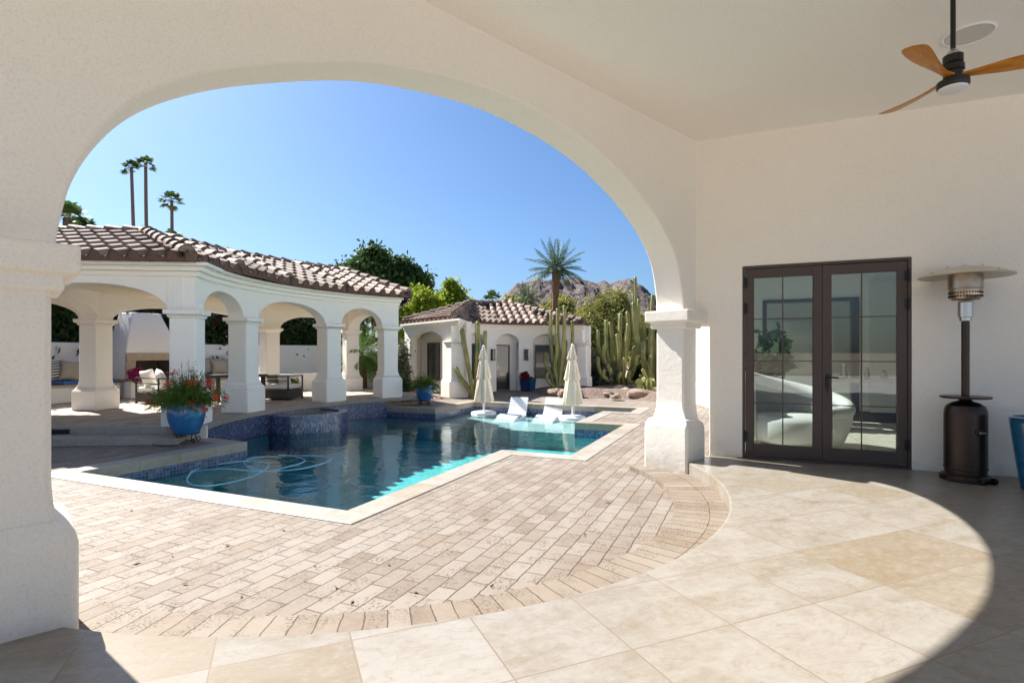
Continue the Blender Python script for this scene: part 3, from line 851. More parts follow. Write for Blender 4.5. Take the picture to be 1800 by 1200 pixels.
# gravel beds
def mound(name, poly, hgt, seed, res=.22, rim=.7):
    """bed that swells gently from its kerb"""
    xs = [p[0] for p in poly]; ys = [p[1] for p in poly]
    def inside(x, y):
        c = False
        for k in range(len(poly)):
            a, b = poly[k], poly[(k + 1) % len(poly)]
            if (a[1] > y) != (b[1] > y) and x < (b[0] - a[0]) * (y - a[1]) / (b[1] - a[1]) + a[0]: c = not c
        return c
    def dist(x, y):
        m = 9e9
        for k in range(len(poly)):
            a, b = Vector(poly[k]), Vector(poly[(k + 1) % len(poly)]); t = max(0, min(1, (Vector((x, y)) - a).dot(b - a) / (b - a).length_squared)); m = min(m, (a + (b - a) * t - Vector((x, y))).length)
        return m
    from mathutils import noise as mn
    pts = []
    n = len(poly)
    for k in range(n):
        a, b = Vector(poly[k]), Vector(poly[(k + 1) % n]); q = max(1, int((b - a).length / .3))
        pts += [a + (b - a) * j / q for j in range(q)]
    nb = len(pts); E_ = [(k, (k + 1) % nb) for k in range(nb)]
    x = min(xs)
    while x < max(xs):
        y = min(ys)
        while y < max(ys):
            if inside(x, y) and dist(x, y) > .12: pts.append(Vector((x + rnd.uniform(-.05, .05), y + rnd.uniform(-.05, .05))))
            y += res
        x += res
    vs, es, fs, *_ = delaunay_2d_cdt(pts, E_, [], 1, 1e-5)
    mb = MB()
    def hz(p):
        dd = min(1., dist(p.x, p.y) / rim); dd = dd * dd * (3 - 2 * dd)
        return GZ + .006 + dd * (hgt + .07 * mn.noise((p.x * .9, p.y * .9, seed)) + .03 * mn.noise((p.x * 4, p.y * 4, seed)))
    mb.v = [(p.x, p.y, hz(p)) for p in vs]; mb.f = [tuple(f) for f in fs]
    structure(mb, name, 'gravel', smooth=80)
bedR = [tuple(at(x, y, GZ).xy) for x, y in ((1175, 708), (1120, 702.5), (1080, 700), (1030, 699.5), (985, 698), (955, 695.5), (938, 691), (931, 687.5))] + [tuple(gv(80, 3.66)), tuple(gv(95, 3.66)), tuple(gv(118, 3.66)), (4.5, 25), (16, 31), (16, 17)]
mound('gravel_bed', bedR, .22, 1.)
bedL = [tuple(pv(58, 6.6)), tuple(at(705, 706, GZ).xy), tuple(at(760, 703, GZ).xy), tuple(at(792, 701.5, GZ).xy), (-2.6, 19.2), (-4.4, 22), (-5.5, 24), tuple(pv(66, 10))]
mound('gravel_bed', bedL, .10, 4., rim=.4)
bedM = [tuple(at(812, 699.5, GZ).xy), tuple(at(868, 696.5, GZ).xy), tuple(at(872, 690, GZ).xy), tuple(gv(48, 3.66)), tuple(gv(30, 3.66)), tuple(gv(12, 3.6))]
mound('gravel_bed', bedM, .06, 7., rim=.4)

# mountain
def mountain():
    from mathutils import noise as mn
    mb = MB(); nx, ny = 420, 110; Y0, Y1 = 700., 1150.
    prof = [(780, 640), (840, 560), (862, 548), (875, 530), (890, 514), (905, 502), (930, 493), (945, 491), (960, 494), (985, 489), (1000, 487), (1015, 486), (1030, 491), (1048, 495), (1062, 491), (1072, 498), (1085, 492), (1100, 491), (1115, 496), (1135, 510), (1155, 524), (1185, 548), (1230, 585), (1300, 640)]
    xs = [p[0] for p in prof]; ys = [p[1] for p in prof]
    Yr = 900.
    for j in range(ny + 1):
        tj = j / ny; Y = Y0 + (Y1 - Y0) * tj
        for i in range(nx + 1):
            X = (-130 + 520 * i / nx)
            px = CX + FPX * X / Yr
            top = (CY - np.interp(px, xs, ys)) / FPX * Yr
            d_ = abs(Y - Yr) / (Yr - Y0 if Y < Yr else Y1 - Yr)
            sh_ = max(0, 1 - d_) ** .85
            n1 = mn.fractal((X * .012, Y * .012, 3.), .9, 2.1, 6); n2 = 1 - abs(mn.noise((X * .02, Y * .01, 9.))) * 2
            n3 = mn.fractal((X * .06, Y * .06, 5.), .8, 2.2, 4)
            z = top * sh_ + (n1 * 13 + n2 * 6 + n3 * 4.5) * min(1, sh_ * 2.2) * min(1, d_ * 6 + .16)
            mb.v.append((X, Y, max(-4, z)))
    for j in range(ny):
        for i in range(nx):
            a = j * (nx + 1) + i; mb.f.append((a, a + 1, a + nx + 2, a + nx + 1))
    structure(mb, 'mountain', 'mountain', smooth=60)
mountain()

# ================================================================== THE HOUSE WITH ITS PORCH
house = thing('house', 'white stucco house with a wide arched porch and double glass doors', 'house', (*K, 0))
CZ = 4.15
prof = [(.34, 1.9), (.345, 2.05), (.37, 2.2), (.44, 2.46), (.52, 2.6), (.65, 2.75), (.9, 2.97), (1.2, 3.15), (1.55, 3.33), (1.9, 3.46), (2.25, 3.56), (2.6, 3.63), (3.2, 3.685), (3.5, 3.68), (3.85, 3.66), (4.4, 3.58), (4.7, 3.51), (4.95, 3.43), (5.4, 3.25), (5.65, 3.14), (5.84, 3.03), (6.0, 2.93), (6.12, 2.83), (6.22, 2.73), (6.31, 2.6), (6.4, 2.44), (6.45, 2.3), (6.49, 2.13), (6.515, 1.98), (6.523, 1.9)]
def catmull(p, n=4):
    out = []
    for k in range(len(p) - 1):
        p0, p1, p2, p3 = (Vector(p[max(0, min(len(p) - 1, q))]) for q in (k - 1, k, k + 1, k + 2))
        for j in range(n):
            t = j / n; out.append(tuple(.5 * ((2 * p1) + (p2 - p0) * t + (2 * p0 - 5 * p1 + 4 * p2 - p3) * t * t + (3 * p1 - p0 - 3 * p2 + p3) * t ** 3)))
    return out + [tuple(p[-1])]
dense = [Vector(p) for p in catmull(prof)]
for _ in range(16): dense = [dense[0]] + [(dense[k - 1] + dense[k] * 2 + dense[k + 1]) / 4 for k in range(1, len(dense) - 1)] + [dense[-1]]
sm = [(-.0, 1.76), (.339, 1.76)] + [tuple(p) for p in dense] + [(6.524, 1.8), (7.1, 1.8)]
mb = arch_wall(MB(), sm, 4.5, lambda s: wp(s, 0), lambda s: NW, 0., -.39)
mb.build('arch_wall', 'porch_stucco', house, world=True, bevel=.035, seg=3, smooth=40)
mb = MB(); a, b = wp(7.1, 0), wp(12.5, 0); q = [a, b, b - NW * .39, a - NW * .39]
mb.prism([tuple(p) for p in q], 3.75, 4.5); mb.build('open_bay_beam', 'porch_stucco', house, world=True)  # beam over an unseen bay, left open to bounce sun into the porch
wrz = math.atan2(DW.y, DW.x)
def porch_column(s0, s1, q0, q1, zb, cap0, cap1):
    m0, m1 = .04, -.37
    def rect(a, b, f, k, z): return [(*wp(a, f), z), (*wp(b, f), z), (*wp(b, k), z), (*wp(a, k), z)]
    rs = []
    for j in range(9):
        t = j / 8; e = (1 - t) ** 2.4
        rs.append(rect(s0 + (q0 + .05 - s0) * e * .8, s1 + (q1 - .05 - s1) * e * .8, m0 + .11 * e, m1 - .03 * e, .44 + .30 * t))
    rs.append(rect(s0, s1, m0, m1, 1.78))
    o = MB().rings(rs).build('column', 'porch_stucco', house, world=True, bevel=.03, seg=3, smooth=40)
    MB().rings([rect(q0, q1, .20, -.43, zb), rect(q0, q1, .195, -.425, .40), rect(q0 + .012, q1 - .012, .18, -.415, .455), rect(q0 + .05, q1 - .05, .12, -.39, .505)]).build('pedestal', 'porch_stucco', o, world=True, bevel=.03, seg=3)
    c0, c1 = cap0, cap1
    MB().rings([rect(s0 - c0 * .45, s1 + c1 * .45, m0 + .05, m1 - .05, 1.665), rect(s0 - c0 * .45, s1 + c1 * .45, m0 + .05, m1 - .05, 1.75), rect(s0 - c0, s1 + c1, m0 + .12, m1 - .10, 1.752), rect(s0 - c0, s1 + c1, m0 + .12, m1 - .10, 1.895)]).build('capital', 'porch_stucco', o, world=True, bevel=.014, seg=3)
porch_column(.05, .375, .12, .57, GZ + .002, .05, .115); porch_column(6.54, 7.1, 6.44, 7.2, GZ + .002, .11, .1)
mb = MB(); mb.prism([tuple(wp(0, -.05)), tuple(dp(11, .05)), tuple(wp(3, 6)), tuple(wp(12.5, 6)), tuple(wp(12.5, -.05))], CZ, CZ + .3)
mb.build('ceiling', 'ceiling_stucco', house, world=True, smooth=0)
# door wall
T0, T1_, DZ = .566, 2.367, 2.46
outl = [(.167, 0), (T0, 0), (T0, DZ), (T1_, DZ), (T1_, 0), (11, 0), (11, 4.5), (-.02, 4.5), (-.02, 1.70), (.167, 1.70)]
mb = MB().prism(outl, 0., .26, fn=lambda x, z, e: (*dp(x, e), z))
mb.build('door_wall', 'porch_stucco', house, world=True, bevel=.015, seg=3, smooth=40)
drz = math.atan2(TD.y, TD.x)
def dbox(mb, t0, t1, z0, z1, e0, e1):
    c = dp((t0 + t1) / 2, (e0 + e1) / 2); return mb.box((c.x, c.y, (z0 + z1) / 2), (abs(t1 - t0), abs(e1 - e0), z1 - z0), drz)
mb = MB(); dbox(mb, T0 - .001, T0 + .035, 0, DZ, .012, .15); dbox(mb, T1_ - .035, T1_ + .001, 0, DZ, .012, .15); dbox(mb, T0 + .035, T1_ - .035, DZ - .035, DZ + .001, .012, .15); dbox(mb, T0 + .035, T1_ - .035, .002, .025, .012, .15)
mb.build('door_frame', 'bronze', house, world=True, bevel=.003)
tm = (T0 + T1_) / 2
for a, b in ((T0 + .0365, tm - .0012), (tm + .0012, T1_ - .0365)):
    z0, z1 = .03, DZ - .04; sw = .098
    mb = MB(); dbox(mb, a, a + sw, z0, z1, .03, .085); dbox(mb, b - sw, b, z0, z1, .03, .085); dbox(mb, a + sw, b - sw, z0, z0 + .16, .03, .085); dbox(mb, a + sw, b - sw, z1 - .115, z1, .03, .085)
    d_ = mb.build('door', 'bronze', house, world=True, bevel=.004)
    g0, g1, h0, h1 = a + sw, b - sw, z0 + .16, z1 - .115
    mb = MB(); dbox(mb, g0, g1, h0, h1, .055, .061); mb.build('pane', 'door_glass', d_, world=True, smooth=0)
    mb = MB(); gm = (g0 + g1) / 2 - (.0 if a < 1 else .02); dbox(mb, gm - .007, gm + .007, h0, h1, .046, .054)
    for f in (.247, .50, .752): dbox(mb, g0, gm - .007, h0 + (h1 - h0) * f - .006, h0 + (h1 - h0) * f + .006, .046, .054); dbox(mb, gm + .007, g1, h0 + (h1 - h0) * f - .006, h0 + (h1 - h0) * f + .006, .046, .054)
    mb.build('muntin', 'bronze', d_, world=True, smooth=0)
    he = a if a < 1 else b
    for z in (2.25, 1.92, .28):
        mb = MB(); c = dp(he + (-.012 if a < 1 else .012), .018); mb.lathe([(.013, -.075), (.013, .075)], 10, (c.x, c.y, z)); dbox(mb, he - .03, he + .03, z - .06, z + .06, .024, .029); mb.build('hinge', 'dark_metal', d_, world=True)
    if a > 1:
        mb = MB(); dbox(mb, a + .03, a + .07, .93, 1.09, .018, .03)
        c = [dp(a + .05, .03), dp(a + .05, -.035), dp(a + .17, -.038)]
        mb.tube([(*c[0], 1.05), (*c[1], 1.05)], .011, 8); mb.tube([(*c[1], 1.05), (*c[2], 1.05)], .010, 8)
        c = dp(a + .05, .0); mb.box((c.x, c.y, .945), (.004, .03, .012), drz); mb.box((c.x, c.y, .90), (.016, .004, .055), drz)
        mb.build('handle', 'dark_metal', d_, world=True, bevel=.002)
# ceiling speaker
c = atd(1703, 60, (CZ - H) * FPX / 560)
mb = MB().lathe([(.165, -.012), (.165, 0)], 40, (c.x, c.y, CZ)); o = mb.build('ceiling_speaker', simple('speaker_grille', (.62, .60, .55), .8, 0, .03, 40, .4, 260), house, world=True)
MB().lathe([(.166, -.004), (.178, -.016), (.19, -.004), (.19, .0)], 40, (c.x, c.y, CZ), False).build('speaker_rim', 'white_plastic', o, world=True)
# room behind the doors
mb = MB(); mb.prism([tuple(dp(.3, .27)), tuple(dp(8, .27)), tuple(dp(8, 7)), tuple(dp(.3, 7))], -.02, .001); mb.build('room_floor', 'room_tile', house, world=True, smooth=0)
mb = MB(); mb.prism([tuple(dp(.3, .27)), tuple(dp(8, .27)), tuple(dp(8, 7.2)), tuple(dp(.3, 7.2))], 3.0, 3.2); mb.build('room_ceiling', 'room_wall', house, world=True, smooth=0)
mb = MB()
mb.prism([(.27, 2.75), (7.2, 2.75), (7.2, 3.0), (.27, 3.0)], .30, .45, fn=lambda e, z, t: (*dp(t, e), z))
mb.prism([(.27, 0), (.6, 0), (.6, 2.75), (.27, 2.75)], .30, .45, fn=lambda e, z, t: (*dp(t, e), z))
mb.prism([(4.6, 0), (5.3, 0), (5.3, 2.75), (4.6, 2.75)], .30, .45, fn=lambda e, z, t: (*dp(t, e), z))
# back wall with a framed opening into a darker room
mb.prism([(.45, 0), (.9, 0), (.9, 2.45), (2.63, 2.45), (2.63, 0), (8, 0), (8, 3), (.45, 3)], 5.0, 5.15, fn=lambda t, z, e: (*dp(t, e), z))
mb.prism([(.27, 0), (7.2, 0), (7.2, 3), (.27, 3)], 7.8, 8.0, fn=lambda e, z, t: (*dp(t, e), z))
mb.build('room_wall', 'room_wall', house, world=True, smooth=0)
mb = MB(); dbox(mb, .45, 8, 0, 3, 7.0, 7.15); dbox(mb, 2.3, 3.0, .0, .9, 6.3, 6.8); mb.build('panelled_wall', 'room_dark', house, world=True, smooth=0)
mb = MB(); dbox(mb, .9, .98, 0, 2.45, 4.96, 5.2); dbox(mb, 2.5, 2.63, 0, 2.45, 4.96, 5.2); dbox(mb, .98, 2.5, 2.39, 2.45, 4.96, 5.2); dbox(mb, 2.64, 7.8, 0, .2, 4.97, 4.999); mb.build('opening_frame', 'bronze', house, world=True, smooth=0)
mb = MB(); dbox(mb, 2.8, 4.6, .2, 2.75, 4.9, 4.99); dbox(mb, 3.35, 3.37, .2, 2.75, 4.885, 4.9); mb.build('cabinet_front', 'cabinet', house, world=True, smooth=0)
mb = MB(); dbox(mb, 3.24, 3.26, 1.0, 2.2, 4.84, 4.87); mb.build('cabinet_handle', 'dark_metal', house, world=True, smooth=0)
mb = MB(); dbox(mb, 1.2, 2.0, 1.0, 2.1, 6.95, 6.99); mb.build('wall_picture', simple('pale_canvas', (.45, .45, .44), .8, 0, .35, 2.5), house, world=True, smooth=0)
# wing beyond the porch
mb = MB(); q = [Vector((5.85, 13.9)), Vector((6.35, 20.5)), Vector((6.9, 20.5)), Vector((6.9, 13.9))]
mb.prism([tuple(p) for p in q], GZ + .002, 3.2); mb.build('wing_wall', 'white_stucco', house, world=True, smooth=0, bevel=.03)
mb = MB(); mb.box((5.72, 15.6, .12), (.55, 2.6, .63), R(-4)); mb.build('wing_bench', 'white_stucco', house, world=True, smooth=0, bevel=.03)

# ================================================================== PAVILION
pav = thing('pavilion', 'white curved garden pavilion with arches and a brown barrel tile roof by the pool', 'pavilion', (*pv(20, 8), TZ))
EZ = 2.94
cols_f = [(-10, 6.3), (9.5, 6.3), (35, 6.3), (52, 6.3)]
C0 = Vector((-9.15, 9.72)); C0b = Vector((-12.3, 9.5))
SPR = 2.13
# front arcade along the arc (s = angle * 6.3)
RW = 6.3; TW = .36
deg2s = lambda d_: R(d_) * RW
hw = .27
ops = []
cl = [c[0] for c in cols_f]
for a, b in zip(cl, cl[1:]): ops.append((deg2s(a) + hw, deg2s(b) - hw, SPR, 2.60))
sm = arch_samples(deg2s(-10) - .17, deg2s(52) + hw, ops, SPR - .02, .2)
mb = arch_wall(MB(), sm, EZ - .02, lambda s: pv(math.degrees(s / RW), RW), lambda s: (CC - pv(math.degrees(s / RW), RW)).normalized(), TW / 2, -TW / 2)
def line_wall(mb, a, b, openings, zt, th, zb=SPR - .02):
    a, b = Vector(a), Vector(b); l = (b - a).length; t = (b - a).normalized(); n = Vector((t.y, -t.x))
    return arch_wall(mb, arch_samples(0, l, openings(l), zb, 5), zt, lambda s: a + t * s, lambda s: n, th / 2, -th / 2)
cC2 = pv(-10, 6.3)
line_wall(mb, C0b, C0, lambda l: [(.27, l - .27, SPR, 2.60)], EZ - .022, TW)
line_wall(mb, C0, cC2, lambda l: [(.27, l - .27, SPR, 2.60)], EZ - .022, TW)
# back arcade
RB = 10.05
back = [(9, RB), (38, RB), (54, RB)]
d2b = lambda d_: R(d_) * RB
sm = arch_samples(d2b(9) - hw, d2b(54) + hw, [(d2b(9) + hw, d2b(38) - hw, SPR, 2.55), (d2b(38) + hw, d2b(54) - hw, SPR, 2.55)], SPR - .02, .2, 24)
arch_wall(mb, sm, EZ - .024, lambda s: pv(math.degrees(s / RB), RB), lambda s: (CC - pv(math.degrees(s / RB), RB)).normalized(), TW / 2, -TW / 2)
C1 = pv(9, RB); C1b = Vector((-13.4, 12.6))
line_wall(mb, C1b, C1 - (C1 - C1b).normalized() * .2, lambda l: [(.27, l - .07, SPR, 2.58)], EZ - .024, TW)
E5 = pv(52, 6.3); B3 = pv(54, RB)
line_wall(mb, E5 + (B3 - E5).normalized() * .2, B3 - (B3 - E5).normalized() * .2, lambda l: [(.08, l - .08, SPR, 2.56)], EZ - .026, TW)
line_wall(mb, C0, C1 - (C1 - C0).normalized() * .2, lambda l: [(.27, l - .07, SPR, 2.52)], EZ - .026, TW)
mb.build('arcade_wall', 'white_stucco', pav, world=True, bevel=.02, smooth=40)
# cornice moulding: two fillets along the eaves
mb = MB()
def path_band(mb, pts, off_, z0, z1, d_=.06):
    pts = [Vector(p) for p in pts]; o1 = poly_offset(pts, off_); o2 = poly_offset(pts, off_ - d_)
    for k in range(len(pts) - 1):
        for a, b, c, e in (((o1[k], z0), (o1[k + 1], z0), (o1[k + 1], z1), (o1[k], z1)), ((o2[k], z0), (o2[k + 1], z0), (o1[k + 1], z0), (o1[k], z0)), ((o1[k], z1), (o1[k + 1], z1), (o2[k + 1], z1), (o2[k], z1))):
            mb.quad(*[(p.x, p.y, z) for p, z in (a, b, c, e)])
front_path = [C0b, C0 + Vector((0, -.0)), pv(-10.5, 6.3) + Vector((.0, -.02))] + [pv(-9 + 63.5 * k / 40, 6.3) for k in range(1, 41)]
fp0 = [Vector((-12.6, 9.48)) + Vector((0, 0)), pv(-10.4, 6.28)]
for off_, z0, z1 in ((.255, EZ - .205, EZ - .12), (.36, EZ - .12, EZ - .045), (.50, EZ - .045, EZ + .012)):
    path_band(mb, [C0b, cC2 + Vector((.02, -.0))] + [pv(-6 + 60.5 * k / 40, 6.3) for k in range(41)], -off_, z0, z1, -off_)
    path_band(mb, [pv(54.4, 6.3), pv(55.5, RB)], -off_, z0, z1, -off_)
mb.build('cornice', 'white_stucco', pav, world=True, smooth=30, bevel=.006)
CK = dict(sh=.225, ped=.325, cap=.305, zped=.62, flare=.22, capz=.145)
for a, r in cols_f:
    stucco_column(pav, pv(a, r), R(-a), TZ + .002 if a > 0 else GZ + .01, SPR, **(CK if a > 0 else dict(CK, zped=.62 + TZ - GZ)))
for a, r in back: stucco_column(pav, pv(a, r), R(-a), TZ + .002, SPR, **dict(CK, zped=.5))
for c in (C0, C0b): stucco_column(pav, c, R(3), TZ + .002, SPR, **CK)
stucco_column(pav, C1b, R(-5), TZ + .002, SPR, **CK)
# flat plaster ceiling and roof
mb = MB(); mb.prism([tuple(pv(a, 6.2)) for a in np.linspace(-10, 52, 30)] + [tuple(pv(a, RB + .1)) for a in np.linspace(54, 9, 24)] + [tuple(C1b), tuple(C0b)], 2.74, 2.80)
pc_ = mb.build('ceiling', stucco('pavilion_ceiling', (.80, .73, .58), .2), pav, world=True, smooth=0)
mb = MB(); c = pv(14, 8.0); mb.box((c.x, c.y, 2.735), (.32, .09, .012), R(20)); mb.build('ceiling_light_slot', 'dark_metal', pc_, world=True)  # dark box standing for the unlit light slot in the ceiling
RE = 5.68
Ef = [pv(-17, 5.98), pv(-1.2, RE), pv(17.5, RE), pv(36, RE), pv(56.5, RE)]
Ef[0] = Vector((-5.62, 9.5))
ridge = [pv(3.5, 8.1), pv(8, 8.1), pv(21, 8.1), pv(36, 8.1), pv(46.5, 8.1)]
RLz = 3.89
Rl = Vector((-12.0, 11.5))
El = Vector((-14.0, 9.05)); Ebl = Vector((-14.0, 13.25))
Eb = [Vector((-10.3, 13.4)), pv(23, 10.75), pv(38, 10.75), pv(57.5, 10.75)]
fac = [(El, Ef[0], Rl, ridge[0]), (Ef[0], Ef[1], ridge[0], ridge[1]), (Ef[1], Ef[2], ridge[1], ridge[2]), (Ef[2], Ef[3], ridge[2], ridge[3]), (Ef[3], Ef[4], ridge[3], ridge[4]),
       (Ef[4], Eb[3], ridge[4], ridge[4]), (Eb[2], Eb[3], ridge[3], ridge[4]), (Eb[1], Eb[2], ridge[2], ridge[3]), (Eb[0], Eb[1], ridge[0], ridge[2]), (Ebl, Eb[0], Rl, ridge[0]), (El, Ebl, Rl, Rl)]
ZR = EZ + .055
ro = roof_part(pav, fac, ZR, RLz, fascia=.055)
mb = MB()
P3 = lambda p, z: (p.x, p.y, z)
line = [Rl] + ridge
for a, b in zip(line, line[1:]): caps(mb, P3(a, RLz + .03), P3(b, RLz + .03), .13)
def below(e, r, k=.04): return P3(e + (r - e) * k, ZR + .07 + (RLz - ZR) * k), P3(r, RLz + .06)
for e, r in ((Ef[0], ridge[0]), (Ef[1], ridge[1]), (Ef[2], ridge[2]), (Ef[3], ridge[3]), (Ef[4], ridge[4]), (Eb[3], ridge[4]), (El, Rl), (Ebl, Rl)): caps(mb, *below(e, r), .13)
mb.build('ridge_cap', 'tile', ro, world=True, smooth=60)

# ================================================================== GUEST HOUSE
gh = thing('guest_house', 'small white guest house with arched niches and a brown tile roof beyond the pool', 'guest house', (*gv(66, 4), GZ))
GEZ = 2.47; GS, GA = 1.76, 2.12
RA = 3.58; dg = lambda d_: R(d_) * RA
gth = .30
gop = [(dg(31.5), dg(49.5), GS, GA), (dg(57.5), dg(74), GS, GA), (dg(84), dg(102), GS, GA)]
sm = arch_samples(dg(-3), dg(118), gop, GS - .01, .2)
G1 = Vector((-1.98, 18.86)); GA1 = gv(31.5, RA)
def gpos(s):
    a_ = math.degrees(s / RA)
    return gv(a_, RA) if a_ > 31.5 else G1 + (GA1 - G1) * ((a_ + 3) / 34.5)
def gn(s):
    n0 = (GC - GA1).normalized(); t_ = (GA1 - G1).normalized(); n1 = Vector((t_.y, -t_.x)); a_ = math.degrees(s / RA)
    if a_ >= 31.5: return (GC - gpos(s)).normalized()
    f_ = max(0., min(1., (a_ - 20) / 11.5)); return (n1 * (1 - f_) + n0 * f_).normalized()
mb = arch_wall(MB(), sm, GEZ, gpos, gn, .13, -.17)
# piers between the arches down to the ground
for a, b in ((-3, 31.5), (49.5, 57.5), (74, 84), (102, 118)):
    sm = [(dg(a) + (dg(b) - dg(a)) * k / 8, GZ) for k in range(9)]
    arch_wall(mb, sm, GS + .0, gpos, gn, .13, -.17)
G2 = Vector((-4.2, 22.0))
gl = (G2 - G1).length; gt = (G2 - G1).normalized(); gnn = Vector((-gt.y, gt.x))
if gnn.dot(G1 - Vector((0, 22))) < 0: gnn = -gnn
gpos2 = lambda s: G1 + gt * s; gn2 = lambda s: gnn
arch_wall(mb, arch_samples(0, gl, [(.62, gl - .5, GS, 2.16)], GS - .01, 5), GEZ - .002, gpos2, gn2, .14, -.16)
for a, b in ((0, .62), (gl - .5, gl)): arch_wall(mb, [(a, GZ), (b, GZ)], GS, gpos2, gn2, .14, -.16)
mb.build('arcade_wall', 'white_stucco', gh, world=True, bevel=.02, smooth=40)
# set-back walls
def rect_frame(mb, a, b, z0, z1, e, th, bar):
    """frame between plan points a and b, e = outward unit"""
    a, b = Vector(a), Vector(b); t = (b - a).normalized(); rz = math.atan2(t.y, t.x); l = (b - a).length; m = (a + b) / 2
    for c, wv, zz, hz in (((a + t * bar / 2), bar, (z0 + z1) / 2, z1 - z0), ((b - t * bar / 2), bar, (z0 + z1) / 2, z1 - z0), (m, l - 2 * bar, z0 + bar / 2, bar), (m, l - 2 * bar, z1 - bar / 2, bar)):
        q = c + e * th / 2; mb.box((q.x, q.y, zz), (wv, th, hz), rz)
RI = 3.86
mb = MB()
arch_wall(mb, [(R(d_) * RI, GZ) for d_ in np.linspace(31, 120, 50)], GEZ - .01, lambda s: gv(math.degrees(s / RI), RI), lambda s: (GC - gv(math.degrees(s / RI), RI)).normalized(), 0, -.2)
r1, r2 = G1 - gnn * .6 + gt * .2, G2 - gnn * .6
arch_wall(mb, [(0, GZ), ((r2 - r1).length, GZ)], GEZ - .012, lambda s: r1 + gt * s, gn2, 0, -.2)
e1, e2 = gv(118, RA + .1), Vector((2.95, 24.8))
q = [e2, Vector((-2.0, 26.0)), G2]
for a, b in ((e1, e2), (e2, q[1]), (q[1], G2)):
    t = (b - a).normalized(); n = Vector((-t.y, t.x)); mb.prism([tuple(p) for p in (a, b, b + n * .2, a + n * .2)], GZ, GEZ - .015)
mb.build('inner_wall', 'white_stucco', gh, world=True, smooth=40)
def gh_window(a, b, z0, z1, e, name='window'):
    mb = MB(); rect_frame(mb, a, b, z0, z1, e, .05, .045); f = mb.build(name, 'bronze', gh, world=True, smooth=0)
    mb = MB(); t = (b - a).normalized(); m = (a + b) / 2 + e * .012; mb.box((m.x, m.y, (z0 + z1) / 2), ((b - a).length - .08, .012, z1 - z0 - .08), math.atan2(t.y, t.x)); mb.build('pane', 'dark_glass', f, world=True, smooth=0)
    return f
for d0, d1, z0, z1, nm in ((35, 46, .30, 1.72, 'window'), (59.5, 69.5, GZ + .02, 1.68, 'door'), (86, 100, .30, 1.68, 'window')):
    a, b = gv(d0, RI - .03), gv(d1, RI - .03); e = (GC - (a + b) / 2).normalized()
    f = gh_window(a, b, z0, z1, e, nm)
    if nm == 'door':
        c = a + (b - a) * .12 + e * .07; MB().lathe([(.012, -.08), (.012, .08)], 8, (c.x, c.y, .75)).build('handle', 'steel', f, world=True)
m = r1 + gt * 1.15
gh_window(r1 + gt * 2.0 + gnn * .01, r1 + gt * 3.0 + gnn * .01, .30, 1.75, gnn)
for d_ in (54.2, 79):
    c = gv(d_, RA - .13 - .06); rz = math.atan2((GC - c).y, (GC - c).x) + pi / 2
    mb = MB()
    for dx, dy in ((-.06, -.05), (.06, -.05), (.06, .05), (-.06, .05)):
        q = c + Matrix.Rotation(rz, 2) @ Vector((dx, dy)); mb.box((q.x, q.y, 1.27), (.016, .016, .42), rz)
    mb.box((c.x, c.y, 1.485), (.16, .13, .02), rz); mb.box((c.x, c.y, 1.055), (.16, .13, .02), rz)
    o = mb.build('wall_light', 'dark_metal', gh, world=True, smooth=0)
    MB().box((c.x, c.y, 1.27), (.10, .09, .40), rz).build('lamp_glass', 'dark_glass', o, world=True, smooth=0)
# corner column, cornice
stucco_column(gh, G1 + Vector((-.02, .12)), R(33), GZ + .004, GS, sh=.24, ped=.36, cap=.31, zped=.62, flare=.16, capz=.12)
stucco_column(gh, gv(117.5, RA), R(-25), GZ + .004, GS, sh=.2, ped=.3, cap=.28, zped=.62, flare=.16, capz=.12)
mb = MB()
pth = [G2, G1] + [gv(d_, RA) for d_ in np.linspace(31.5, 119, 36)]
sg = 1 if (poly_offset(pth, .1)[20] - GC).length < (pth[20] - GC).length else -1
for o_, z0, z1 in ((.19, GEZ - .20, GEZ - .12), (.26, GEZ - .12, GEZ - .05), (.34, GEZ - .05, GEZ + .012)): path_band(mb, pth, sg * o_, z0, z1, sg * o_)
for a, b in zip(gop[:-1], gop[1:]): pass
mb.build('cornice', 'white_stucco', gh, world=True, smooth=30)
gR0, gR1 = Vector((-1.65, 22.9)), Vector((-.05, 24.0)); GZR = 3.42; GZE = GEZ + .05
gE = [Vector((-4.42, 21.75)), Vector((-2.0, 18.62)), gv(27, 3.18), gv(60, 3.18), gv(95, 3.18), gv(122, 3.18)]
gEb = [Vector((3.25, 25.2)), Vector((-2.2, 26.3))]
gf = [(gE[0], gE[1], gR0, gR0), (gE[1], gE[2], gR0, gR0), (gE[2], gE[3], gR0, gR0), (gE[3], gE[4], gR0, gR1), (gE[4], gE[5], gR1, gR1), (gE[5], gEb[0], gR1, gR1), (gEb[0], gEb[1], gR1, gR0), (gEb[1], gE[0], gR0, gR0)]
ro = roof_part(gh, gf, GZE, GZR, fascia=.05)
mb = MB(); caps(mb, P3(gR0, GZR + .03), P3(gR1, GZR + .03), .13)
for e, r in ((gE[0], gR0), (gE[1], gR0), (gE[5], gR1), (gEb[0], gR1), (gEb[1], gR0)): caps(mb, P3(e + (r - e) * .04, GZE + .08 + (GZR - GZE) * .04), P3(r, GZR + .05), .13)
mb.build('ridge_cap', 'tile', ro, world=True, smooth=60)

